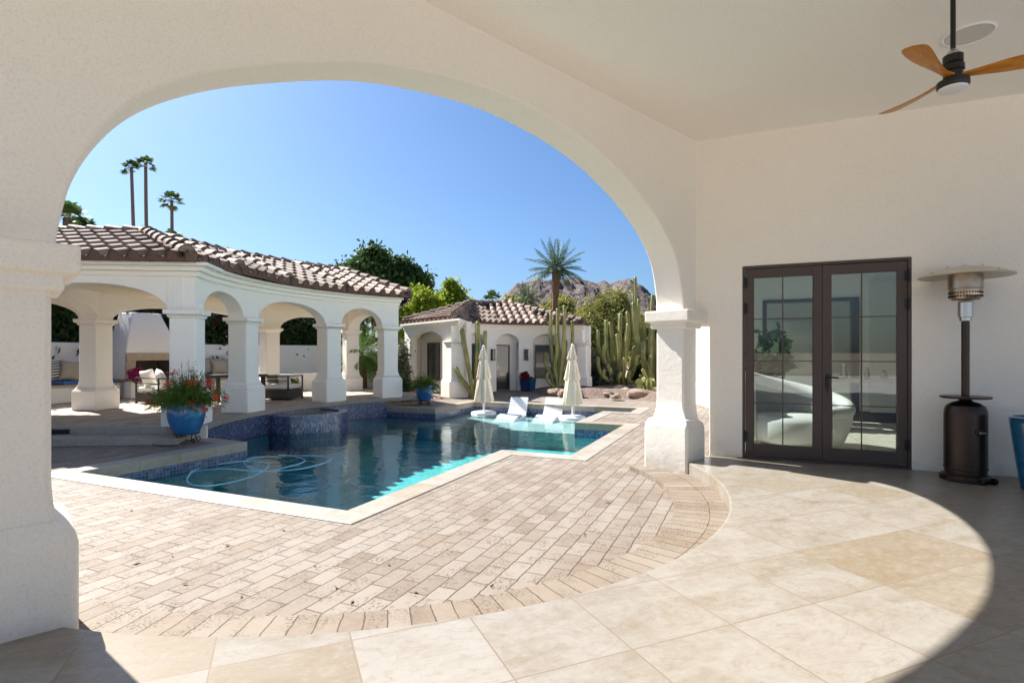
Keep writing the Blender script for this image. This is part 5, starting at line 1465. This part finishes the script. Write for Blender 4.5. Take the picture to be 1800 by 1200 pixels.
# ================================================================== PLANTS
def cactus(loc, arms, label, name='columnar_cactus', group=None, seed=1):
    """arms: list of paths [(x, y, z) ...] with radius"""
    t = thing(name, label, 'cactus', loc, 0, group)
    for pts, r in arms:
        P = catmull([tuple(p) for p in pts], 4); n = len(P)
        rad = [r * min(1, .8 + .5 * k / n) for k in range(n)]
        rad[0] *= .8
        a, b = Vector(P[-2]), Vector(P[-1]); d = (b - a).normalized()
        for f, s_ in ((.35, .9), (.75, .66), (1.0, .3)): P.append(tuple(b + d * r * f)); rad.append(r * s_)
        MB().tube(P, rad, 14, True, .24).build('arm', 'cactus', t, smooth=0 if r > .2 else 30, weld=False)
    return t
ra_ = random.Random(99)
def arm(x0, y0, x1, y1, h, rise=.35, z0=0.):
    j = lambda s_: ra_.uniform(-s_, s_)
    dx, dy = x1 - x0, y1 - y0; k = ra_.uniform(.85, 1.15)
    return [(x0, y0, z0), (x0 + dx * .34 * k + j(.04), y0 + dy * .34, z0 + h * .2), (x0 + dx * .74 * k + j(.06), y0 + dy * .7, z0 + h * .45), (x0 + dx * .95 + j(.07), y0 + dy * .9 + j(.05), z0 + h * .72), (x1 + j(.05), y1 + j(.05), z0 + h)]
# by the guest house right window
cb = at(982, 690, GZ); Yc = cb.y + .35
def px2x(px, Y): return (px - CX) / FPX * Y
cx0 = px2x(982, Yc)
def zpx(py, Y): return H + (CY - py) / FPX * Y - GZ
arms = []
for px, ty, dy, r in ((969, 553, .0, .075), (980, 545, .15, .085), (991, 540, -.05, .08), (1006, 566, .1, .07), (958, 622, .1, .075), (975, 590, -.12, .07), (962, 655, -.2, .06), (996, 600, .2, .07)):
    arms.append((arm(0, 0, px2x(px, Yc) - cx0, dy, zpx(ty, Yc), .38), r))
cactus((cx0, Yc, GZ), arms, 'tall multi-armed cactus against the guest house right window', group='columnar cacti')
# slanted one behind the first umbrella
Yc = at(836, 700, GZ).y; cx1 = px2x(832, Yc)
arms = [([(0, 0, 0), (-.13, 0, .9), (-.28, .0, 1.7), (-.36, 0, 2.15), (-.37, 0, 2.3)], .085), ([(.02, .05, 0), (-.25, 0, .45), (-.46, -.05, .75), (-.56, -.05, 1.0)], .08), ([(.05, .1, 0), (.12, .1, 1.2), (.14, .1, 2.55)], .085), ([(.1, .05, 0), (.34, .05, 1.), (.40, .05, 2.25)], .075), ([(.1, .0, 0), (.25, .0, .6), (.3, .0, 1.3)], .07)]
cactus((cx1, Yc, GZ), arms, 'slanted yellow green cactus behind the closed umbrella, near the corner column', group='columnar cacti')
# big cluster on the right
Yc = at(1105, 688, GZ).y + 1.0
big = []
rc = random.Random(5)
base = px2x(1105, Yc)
for px, ty, dy, r in ((1052, 585, .1, .1), (1060, 612, -.3, .1), (1068, 570, .3, .11), (1078, 560, .5, .12), (1084, 590, -.2, .11), (1092, 545, .4, .12), (1099, 575, -.35, .11), (1108, 540, .5, .12), (1066, 640, -.5, .1), (1090, 630, -.6, .11), (1110, 610, -.4, .12), (1100, 655, -.7, .1), (1075, 600, .1, .1), (1112, 626, -.6, .1), (1056, 650, -.8, .085), (1048, 630, -.4, .085), (1083, 655, -.9, .08), (1118, 660, -.9, .085)):
    big.append((arm(px2x(1094, Yc) - base + rc.uniform(-.14, .14), rc.uniform(-.2, .3), (px2x(px, Yc) - base) * 1.0, dy, zpx(ty, Yc) * rc.uniform(.9, 1.03), .36), r * .86))
cactus((base, Yc, GZ + .05), big, 'largest cactus cluster with many curving arms beside the mountain view', group='columnar cacti')
big = []
base2 = px2x(1150, Yc - .4)
for px, ty, dy, r in ((1119, 491, .2, .1), (1114, 540, .0, .12), (1124, 530, .4, .12), (1128, 600, -.4, .11), (1135, 545, .3, .12), (1143, 570, -.3, .12), (1150, 525, .4, .13), (1137, 625, -.6, .1), (1152, 590, -.5, .12), (1165, 540, .1, .12), (1125, 650, -.7, .1), (1175, 570, -.2, .12)):
    big.append((arm(rc.uniform(-.2, .2), rc.uniform(-.2, .3), px2x(px, Yc - .4) - base2, dy, zpx(ty, Yc - .4) * (1 if ty < 500 else rc.uniform(.88, 1.02)), .36), r * .86))
cactus((base2, Yc - .4, GZ + .05), big, 'second big cactus cluster with one very tall spike next to the arch', group='columnar cacti')
# prickly pear
q = at(1136, 690, GZ + .12); t = thing('prickly_pear', 'yellow green prickly pear at the foot of the large cacti', 'cactus', (q.x, q.y, q.z))
for k in range(13):
    a = rnd.uniform(0, 2 * pi); l = 0 if k < 5 else 1
    c = Vector((math.cos(a) * .25 * (k > 1), math.sin(a) * .18, .14 + .22 * l * rnd.uniform(.7, 1.3))); yaw = rnd.uniform(0, pi)
    mb = MB(); rs = []
    for u in np.linspace(-1, 1, 9):
        w_ = .13 * math.sqrt(max(.02, 1 - u * u)) * (1 + .15 * u); th = .025 * math.sqrt(max(.02, 1 - u * u))
        rs.append([tuple(c + Vector((math.cos(yaw) * w_ * math.cos(b) - math.sin(yaw) * th * math.sin(b), math.sin(yaw) * w_ * math.cos(b) + math.cos(yaw) * th * math.sin(b), u * .16))) for b in np.linspace(0, 2 * pi, 12, endpoint=False)])
    mb.rings(rs).build('pad', 'prickly', t, smooth=60)

def trunk_mesh(t, paths, mat='bark', name='trunk', n=8):
    mb = MB()
    for pts, r0, r1 in paths:
        P = catmull([tuple(p) for p in pts], 4); m = len(P); mb.tube(P, [r0 + (r1 - r0) * k / (m - 1) for k in range(m)], n)
    return mb.build(name, mat, t, weld=False, smooth=60)
def tree(loc, crown_z, rad, nclump, per, spread, lsize, mat, label, cat='tree', name='tree', seed=1, group=None, shell=.55, trunk_r=.2, flat=.0, elong=1.8, limbs=6, off=(0, 0)):
    rg_ = np.random.default_rng(seed); t = thing(name, label, cat, loc, 0, group)
    pts = crown_pts(rad, nclump, per, spread, rg_, shell, flat) + np.array([off[0], off[1], crown_z])
    np_mesh('crown', mat, leaf_quads(pts, lsize, rg_, .1, elong), 4, t)
    ps = [([(0, 0, -.1), (off[0] * .3 + .05, off[1] * .3, crown_z * .45), (off[0] * .8, off[1] * .8, crown_z * .95)], trunk_r, trunk_r * .5)]
    for k in range(limbs):
        a = 2 * pi * k / limbs + rg_.uniform(-.3, .3); z0 = crown_z * rg_.uniform(.35, .7)
        ps.append(([(0, 0, z0), (off[0] + rad[0] * .4 * math.cos(a), off[1] + rad[1] * .4 * math.sin(a), crown_z * .85 + .1 * rad[2]), (off[0] + rad[0] * .75 * math.cos(a), off[1] + rad[1] * .75 * math.sin(a), crown_z + rad[2] * rg_.uniform(-.1, .5))], trunk_r * .5, trunk_r * .12))
    trunk_mesh(t, ps); return t
def tree_px(px, pytop, pybot, halfw, Y, ncl, per, mat, label, lsize, seed, zg=GZ, **kw):
    """tree standing at depth Y; crown spans pytop..pybot and px +- halfw"""
    x = px2x(px, Y); zt = H + (CY - pytop) / FPX * Y; zb = H + (CY - pybot) / FPX * Y; rz_ = (zt - zb) / 2; rx = halfw / FPX * Y
    return tree((x, Y, zg), (zt + zb) / 2 - zg, (rx, rx * .9, rz_), ncl, per, kw.pop('spread', rx * .11), lsize, mat, label, seed=seed, trunk_r=kw.pop('trunk_r', max(.12, rx * .07)), **kw)
tree_px(655, 440, 560, 62, 46, 230, 260, 'leaf_dark', 'tall dark green ficus tree rising over the pavilion roof', .25, 11, elong=1.9, spread=.36, shell=.5, group='trees beyond the garden')
tree_px(712, 462, 565, 42, 47, 150, 240, 'leaf_dark', 'dark green tree joined to the right of the tall ficus', .25, 12, elong=1.9, spread=.36, shell=.5, group='trees beyond the garden')
tree_px(738, 500, 620, 46, 33, 150, 220, 'leaf_lime', 'bright lime green tree between pavilion and guest house roofs', .16, 13, spread=.24, group='trees beyond the garden')
tree_px(793, 497, 600, 30, 35, 100, 200, 'leaf_lime', 'smaller lime green tree just left of the guest house ridge', .16, 14, spread=.24, group='trees beyond the garden')
tree_px(706, 520, 660, 16, 30, 70, 180, 'leaf_lime', 'narrow lime green tree beside the end of the pavilion roof', .15, 15, spread=.22, group='trees beyond the garden')
tree_px(1046, 531, 650, 62, 34, 230, 260, 'leaf_olive', 'loose olive green desert tree behind the big cacti', .085, 16, spread=.34, shell=.35, elong=3.2, group='trees beyond the garden')
tree_px(1084, 517, 615, 24, 36, 110, 240, 'leaf_olive', 'taller olive green desert tree in front of the mountain', .085, 17, spread=.36, shell=.35, elong=3.2, group='trees beyond the garden')
tree_px(1025, 545, 660, 30, 30, 100, 220, 'leaf_olive', 'shrubby olive tree right behind the guest house end', .10, 18, spread=.26, group='trees beyond the garden')
tree_px(1140, 552, 660, 34, 40, 110, 230, 'leaf_olive', 'olive green desert tree behind the cactus by the arch', .1, 19, spread=.36, shell=.35, elong=3., group='trees beyond the garden')
tree_px(985, 520, 600, 26, 38, 80, 200, 'leaf_olive', 'olive green tree behind the date palm trunk', .1, 20, spread=.3, shell=.35, elong=3., group='trees beyond the garden')
tree_px(905, 522, 580, 30, 60, 70, 90, 'leaf_olive', 'distant olive tree behind the guest house ridge', .3, 21, spread=.4, group='trees beyond the garden')
# shrubs
def shrub(px, pytop, pybot, halfw, Y, n, per, mat, ls, label, seed, **kw): return tree_px(px, pytop, pybot, halfw, Y, n, per, mat, label, ls, seed, cat='shrub', name='shrub', limbs=5, trunk_r=.03, group='shrubs in the garden beds', **kw)
shrub(1040, 622, 680, 24, 23.5, 90, 90, 'leaf_grey', .055, 'grey green rounded bush behind the reddish boulder', 31, spread=.12, elong=3.5, shell=.3)
shrub(1012, 632, 680, 16, 25, 60, 80, 'leaf_hedge', .06, 'dark bush beside the right end of the guest house', 32, spread=.12)
shrub(706, 595, 700, 12, 19.5, 80, 90, 'leaf_grey', .05, 'sparse grey shrub in the gap between pavilion and guest house', 33, spread=.11, shell=.2, elong=2.6)
shrub(652, 610, 690, 16, 22.5, 70, 90, 'leaf_grey', .06, 'grey shrub seen through the end arch of the pavilion', 34, spread=.13, shell=.2)
shrub(516, 668, 692, 9, 18.8, 26, 70, 'fire_leaf', .05, 'small green plant behind the middle sofa', 35, spread=.06)
shrub(712, 660, 700, 10, 18.6, 30, 70, 'leaf_hedge', .05, 'low dark shrub in the gravel by the end column', 36, spread=.08, shell=.3)
shrub(1072, 640, 692, 17, 22.6, 60, 80, 'leaf_grey', .05, 'grey green shrub tucked under the left arms of the big cactus cluster', 38, spread=.11, shell=.2, elong=2.6)
shrub(1125, 632, 690, 17, 23.0, 60, 80, 'leaf_hedge', .05, 'dark shrub filling the gap between the two big cactus clusters', 39, spread=.12, shell=.2)
shrub(1027, 606, 648, 13, 24.2, 60, 60, 'flower_pink', .035, 'dry pinkish wiry shrub by the right end of the guest house', 37, spread=.12, shell=.2, elong=4.)
# hedge behind the garden wall, in separate bushes
def hedge(d0, d1, zt, label, seed, flowers=None, nfl=0, r0=15.1, zsp=1.3):
    rg_ = np.random.default_rng(seed); c = pv((d0 + d1) / 2, r0); t = thing('hedge', label, 'hedge', (*c, GZ), 0, 'hedge bushes behind the garden wall')
    n = int((d1 - d0) * 26); pts = []
    for k in range(n):
        d_ = rg_.uniform(d0, d1); u = rg_.uniform(); r = r0 + rg_.normal() * .35 - (.45 if u < .5 else 0); z = GZ + .6 + (zt - .6) * rg_.uniform() ** .8
        q = pv(d_, r); pts.append((q.x - c.x, q.y - c.y, z - GZ + rg_.normal() * .1))
    ctr = np.array(pts); P = np.repeat(ctr, 95, 0) + rg_.normal(size=(n * 95, 3)) * .24
    np_mesh('foliage', 'leaf_hedge', leaf_quads(P, .085, rg_, .1, 2.2), 4, t)
    trunk_mesh(t, [([(*(pv(d_, r0) - c), 0), (*(pv(d_ + .3, r0) - c), zt * .5), (*(pv(d_ - .2, r0 - .2) - c), zt)], .06, .02) for d_ in np.arange(d0 + 1, d1, 2.2)], name='stems')
    if flowers:
        k = rg_.integers(0, n, nfl); front = ctr[k].copy(); dirc = np.array([CC.x - c.x, CC.y - c.y]); dirc /= np.linalg.norm(dirc)
        front[:, :2] += dirc * .45; F = np.repeat(front, 14, 0) + rg_.normal(size=(nfl * 14, 3)) * .05
        np_mesh('blossom', flowers, leaf_quads(F, .05, rg_, 0, 1.2), 4, t)
hedge(4, 19.2, 3.3, 'dark hedge with pink flowers left of the fireplace', 41, 'flower_pink', 26)
hedge(19.2, 31, 3.4, 'dark hedge directly behind the fireplace hood', 42, 'flower_white', 14)
hedge(31, 41, 3.4, 'dark hedge with white flowers right of the fireplace', 43, 'flower_white', 36)
hedge(49, 62, 3.2, 'dark hedge behind the end of the pavilion', 45)
# bougainvillea
rg_ = np.random.default_rng(44); c = pv(45, 14.35); t = thing('bougainvillea', 'dark bougainvillea with magenta flowers spilling over the garden wall', 'climbing plant', (*c, GZ))
tang = np.array([math.sin(R(45)), math.cos(R(45)), 0])
cl_ = crown_pts((1.0, 1., 1.), 150, 1, 0, rg_, .3); ctr = cl_[:, :1] * tang * 2.0 + cl_[:, 1:2] * np.array([math.cos(R(45)), -math.sin(R(45)), 0]) * .5 + np.array([0, 0, 2.95]) + cl_[:, 2:] * np.array([0, 0, .95])
P = np.repeat(ctr, 110, 0) + rg_.normal(size=(150 * 110, 3)) * .2
np_mesh('foliage', 'leaf_hedge', leaf_quads(P, .085, rg_, .2, 1.9), 4, t)
F = np.repeat(ctr[rg_.integers(0, 150, 46)] + np.array([math.cos(R(45)), -math.sin(R(45)), 0]) * .25, 40, 0) + rg_.normal(size=(46 * 40, 3)) * .11
np_mesh('flower', 'flower_magenta', leaf_quads(F, .06, rg_, .2, 1.3), 4, t)
trunk_mesh(t, [([(0, 0, 0), (.1, .1, 1.2), (-.3, .2, 2.4)], .07, .03), ([(.2, .1, 0), (.4, .2, 1.2), (.7, .5, 2.6)], .06, .03)], name='stems')

# palms
def fan_palm(px, pytop, pybase, Y, crown, label, lean=(0, 0), group='fan palms', seed=1, skirt=True, nleaf=24, tr=.2, zg=GZ):
    rg_ = np.random.default_rng(seed); x = px2x(px, Y); zt = H + (CY - pytop) / FPX * Y - crown * .75
    t = thing('fan_palm', label, 'palm tree', (x + lean[0], Y, zg), 0, group); h = zt - zg
    top = np.array([-lean[0], 0, h])
    trunk_mesh(t, [([(0, 0, -.1), (-lean[0] * .35 + lean[1], 0, h * .35), (-lean[0] * .75 + lean[1] * .6, 0, h * .72), tuple(top)], tr * 1.15, tr * .8)], 'palm_bark', n=10)
    quads = []; dead = []
    for k in range(nleaf + (14 if skirt else 0)):
        dd = k >= nleaf
        a = rg_.uniform(0, 2 * pi); el = rg_.uniform(-.55, 1.45) if not dd else rg_.uniform(-1.45, -.9)
        d = np.array([math.cos(a) * math.cos(el), math.sin(a) * math.cos(el), math.sin(el)]); l = crown * (.55 if not dd else .4) * rg_.uniform(.85, 1.1)
        sd = np.array([-math.sin(a), math.cos(a), 0]); up = np.cross(sd, d)
        tgt = dead if dd else quads
        b = top + np.array([0, 0, -.15 if not dd else -.35]); c = b + d * l
        tgt += [b - sd * .02, b + sd * .02, c + sd * .02, c - sd * .02]
        nb = 15
        for j in range(nb):
            th = (j / (nb - 1) - .5) * R(205); fd = d * math.cos(th) + sd * math.sin(th); fl_ = crown * .52 * (1 - .25 * abs(th) / 1.8) * rg_.uniform(.85, 1.1)
            side = -d * math.sin(th) + sd * math.cos(th); w_ = fl_ * .10
            m = c + fd * fl_ * .6 + up * .02; e = c + fd * fl_ + np.array([0, 0, -fl_ * .28])
            tgt += [c, m + side * w_, e, m - side * w_]
    np_mesh('crown', 'palm_leaf', np.array(quads), 4, t)
    if dead: np_mesh('dead_fronds', 'leaf_dry', np.array(dead), 4, t)
    return t
fan_palm(231, 281, 0, 58, 1.1, 'tall slim fan palm, left one of the pair over the pavilion', (.55, .1), seed=51, tr=.19, skirt=False)
fan_palm(256, 273, 0, 60, 1.2, 'tallest fan palm, right one of the pair over the pavilion', (.75, -.2), seed=52, tr=.2, skirt=False)
fan_palm(302, 336, 0, 62, 1.4, 'shorter lone fan palm right of the tall pair', (.15, 0), seed=53, tr=.2, skirt=False)
fan_palm(303, 402, 0, 66, 1.3, 'low fan palm with only its crown showing above the roof', (0, 0), seed=54)
fan_palm(118, 350, 0, 24, 1.1, 'fan palm crown at the left beside the arch', (0, 0), seed=55, nleaf=28)
fan_palm(140, 378, 0, 26, 1.0, 'bushy low fan palm above the left roof ridge', (0, 0), seed=56, nleaf=28)
fan_palm(866, 511, 0, 75, 1.7, 'small distant fan palm left of the mountain', (0, 0), seed=57)
def feather_palm(t, top, nf, length, mat, rg_, el_rng=(-.25, 1.4), leaflet=.32, droop=.9, npair=34, wd=.016, name='crown', full=1.):
    q = []
    for k in range(nf):
        a = 2.399 * k + rg_.uniform(-.2, .2); el = el_rng[1] - (el_rng[1] - el_rng[0]) * (k / nf) ** .8
        d = np.array([math.cos(a) * math.cos(el), math.sin(a) * math.cos(el), math.sin(el)]); p = np.array(top, float); sd = np.array([-math.sin(a), math.cos(a), 0]); l = length * rg_.uniform(.85, 1.1)
        for j in range(npair):
            f = j / npair; n_ = p + d * l / npair
            q += [p - sd * .018 * (1 - f), p + sd * .018 * (1 - f), n_ + sd * .018 * (1 - f), n_ - sd * .018 * (1 - f)]
            if f > .12:
                up = np.cross(sd, d); ll = leaflet * math.sin(pi * min(1, .15 + f * .85)) ** .6 * rg_.uniform(.85, 1.1) + .04
                for s_ in (-1, 1):
                    ld = sd * s_ * .75 + d * .65 + up * .35 * full + rg_.normal(size=3) * .07; ld /= np.linalg.norm(ld); pw_ = np.cross(ld, up); pw_ /= np.linalg.norm(pw_)
                    q += [p, p + ld * ll * .4 + pw_ * wd, p + ld * ll + np.array([0, 0, -.12 * ll]), p + ld * ll * .4 - pw_ * wd]
            p = n_; d = d + np.array([0, 0, -droop / npair * (1.2 - abs(math.sin(el)) * .5)]); d /= np.linalg.norm(d)
    return np_mesh(name, mat, np.array(q), 4, t)
Y = 33; x = px2x(977, Y); zt = H + (CY - 478) / FPX * Y
t = thing('date_palm', 'date palm with feathery crown standing before the mountain', 'palm tree', (px2x(975, Y), Y, GZ)); h = zt - GZ
trunk_mesh(t, [([(0, 0, -.1), (0, 0, h * .6), (.05, 0, h * .8)], .17, .17), ([(.05, 0, h * .76), (.06, 0, h * .86), (.07, 0, h * .97), (.07, 0, h + .12)], .2, .26)], 'date_bark', n=14)
feather_palm(t, (.07, 0, h + .1), 40, 1.95, 'date_leaf', np.random.default_rng(61), (-.15, 1.5), .36, .85, 40, .017)
Y = 45; t = thing('date_palm', 'distant grey green palm above the guest house roof', 'palm tree', (px2x(927, Y), Y, GZ)); h = H + (CY - 528) / FPX * Y - GZ
trunk_mesh(t, [([(0, 0, -.1), (0, 0, h * .5), (0, 0, h)], .2, .22)], 'palm_bark'); feather_palm(t, (0, 0, h), 30, 1.6, 'date_leaf', np.random.default_rng(62), (-.2, 1.5), .36, 1.0, 28, .022)
Y = 20.3; t = thing('pygmy_palm', 'bright green feathery palm seen through the end arch of the pavilion', 'palm tree', (px2x(636, Y), Y, GZ)); h = H + (CY - 625) / FPX * Y - GZ
trunk_mesh(t, [([(0, 0, -.1), (0, 0, h * .5), (0, 0, h)], .2, .17)], 'date_bark', n=14); feather_palm(t, (0, 0, h), 44, 1.5, 'cycad_leaf', np.random.default_rng(63), (-.5, 1.45), .3, 1.3, 36, .011)
# a few dry leaves blown onto the pavers
rg_ = np.random.default_rng(90); lp = []
for k in range(26):
    q = at(rg_.uniform(200, 1150), rg_.uniform(860, 1060), GZ)
    if not in_poly(q.x, q.y, hole) and (q.xy - PC).length < PR - .5: lp.append((q.x, q.y, GZ + .012))
lv_ = leaf_quads(np.array(lp), .035, rg_, 0, 1.6); lv_[:, 2] = GZ + .006 + (lv_[:, 2] - GZ) * .3
o = np_mesh('leaf_litter', 'leaf_dry', lv_, 4); tag(o, 'scattered dry leaves on the deck pavers', None, None, 'stuff')
# far green belt below the mountain
rg_ = np.random.default_rng(71); P = []
for k in range(900):
    Yb = rg_.uniform(70, 160); xb = rg_.uniform(-110, 60) * Yb / 100; P.append((xb, Yb, rg_.uniform(0, 2.6) + (Yb - 70) * .012))
P = np.repeat(np.array(P), 26, 0) + rg_.normal(size=(900 * 26, 3)) * np.array([1.6, 1.6, .9])
o = np_mesh('treeline', 'leaf_hedge', leaf_quads(P, .8, rg_), 4); tag(o, 'far belt of desert trees beyond the gardens', None, None, 'stuff')

# ================================================================== INSIDE THE ROOM
q = dp(1.22, 1.40); sof = thing('curved_sofa', 'white curved tub chair with a grey inner back behind the glass doors', 'chair', (*q, .002), drz + R(-12))
inn = MB(); out_ = MB(); ri, ro_, rim = [], [], []
for k in range(49):
    u = k / 48; a = R(-48 + 268 * u); hh = .52 + .42 * max(0., min(1., (u - .12) / .62)) ** 1.1
    ca, sa = math.cos(a) * 1.08, math.sin(a) * .9
    ri.append([(r * ca, r * sa, z) for r, z in ((.50, .30), (.54, hh * .6), (.585, hh), (.60, hh), (.60, .30))])
    ro_.append([(r * ca, r * sa, z) for r, z in ((.602, hh), (.72, hh), (.70, hh * .6), (.62, .10), (.56, .04), (.55, .06))])
    rim.append((.655 * ca, .655 * sa, hh))
inn.rings(ri).build('inner_back', 'sofa_grey', sof, smooth=70)
sh_ = out_.rings(ro_).build('shell', 'sofa', sof, smooth=70)
e0, e1 = rim[0], rim[-1]
rim = [(e0[0], e0[1], .10), (e0[0], e0[1], e0[2] * .6), (e0[0], e0[1], e0[2] * .92)] + rim[1:-1] + [(e1[0], e1[1], e1[2] * .9), (e1[0] + .01, e1[1], e1[2] * .55), (e1[0] + .03, e1[1], .10)]
MB().tube(rim, [.085 + .035 * k / len(rim) for k in range(len(rim))], 16).build('rim', 'sofa', sh_, smooth=70)
MB().lathe([(.50, .06), (.56, .12), (.56, .36), (.50, .43), (.1, .45)], 40).build('seat', 'sofa', sof, smooth=60)
MB().lathe([(.42, 0), (.42, .07)], 32).build('plinth', 'dark_metal', sof)
q = dp(1.0, 3.9); t = thing('house_plant', 'dark leafy indoor plant behind the left door', 'house plant', (*q, .002))
MB().lathe([(.16, 0), (.2, .3), (.2, .34)], 24).build('pot', 'cabinet', t)
np_mesh('foliage', 'leaf_hedge', leaf_quads(crown_pts((.42, .42, .55), 26, 9, .09, np.random.default_rng(81)) + np.array([0, 0, 1.25]), .17, np.random.default_rng(82), .3, 2.), 4, t)
trunk_mesh(t, [([(0, 0, .3), (.02, 0, .8), (.0, 0, 1.3)], .025, .015)])
q = dp(2.5, 3.7); t = thing('console_table', 'long table with glassware behind the right door', 'table', (*q, .002), drz)
MB().box((0, 0, .86), (1.5, .5, .06)).build('tabletop', 'mantel_stone', t)
for x in (-.68, .68): MB().box((x, 0, .415), (.08, .42, .83)).build('leg', 'room_dark', t)
for k, (x, r, hgt) in enumerate(((-.3, .07, .26), (.05, .05, .2), (.3, .06, .16))):
    p = rot2((x, 0), drz) + q; o = MB().lathe([(r * .7, 0), (r, hgt * .4), (r * .5, hgt * .8), (r * .7, hgt)], 20, cap=False).build('vase', 'steel'); o.location = (p.x, p.y, .893)
    tag(o, ('tallest silver vase on the indoor table', 'middle silver vase on the indoor table', 'shortest silver vase on the indoor table')[k], 'vase', 'silver vases on the table')
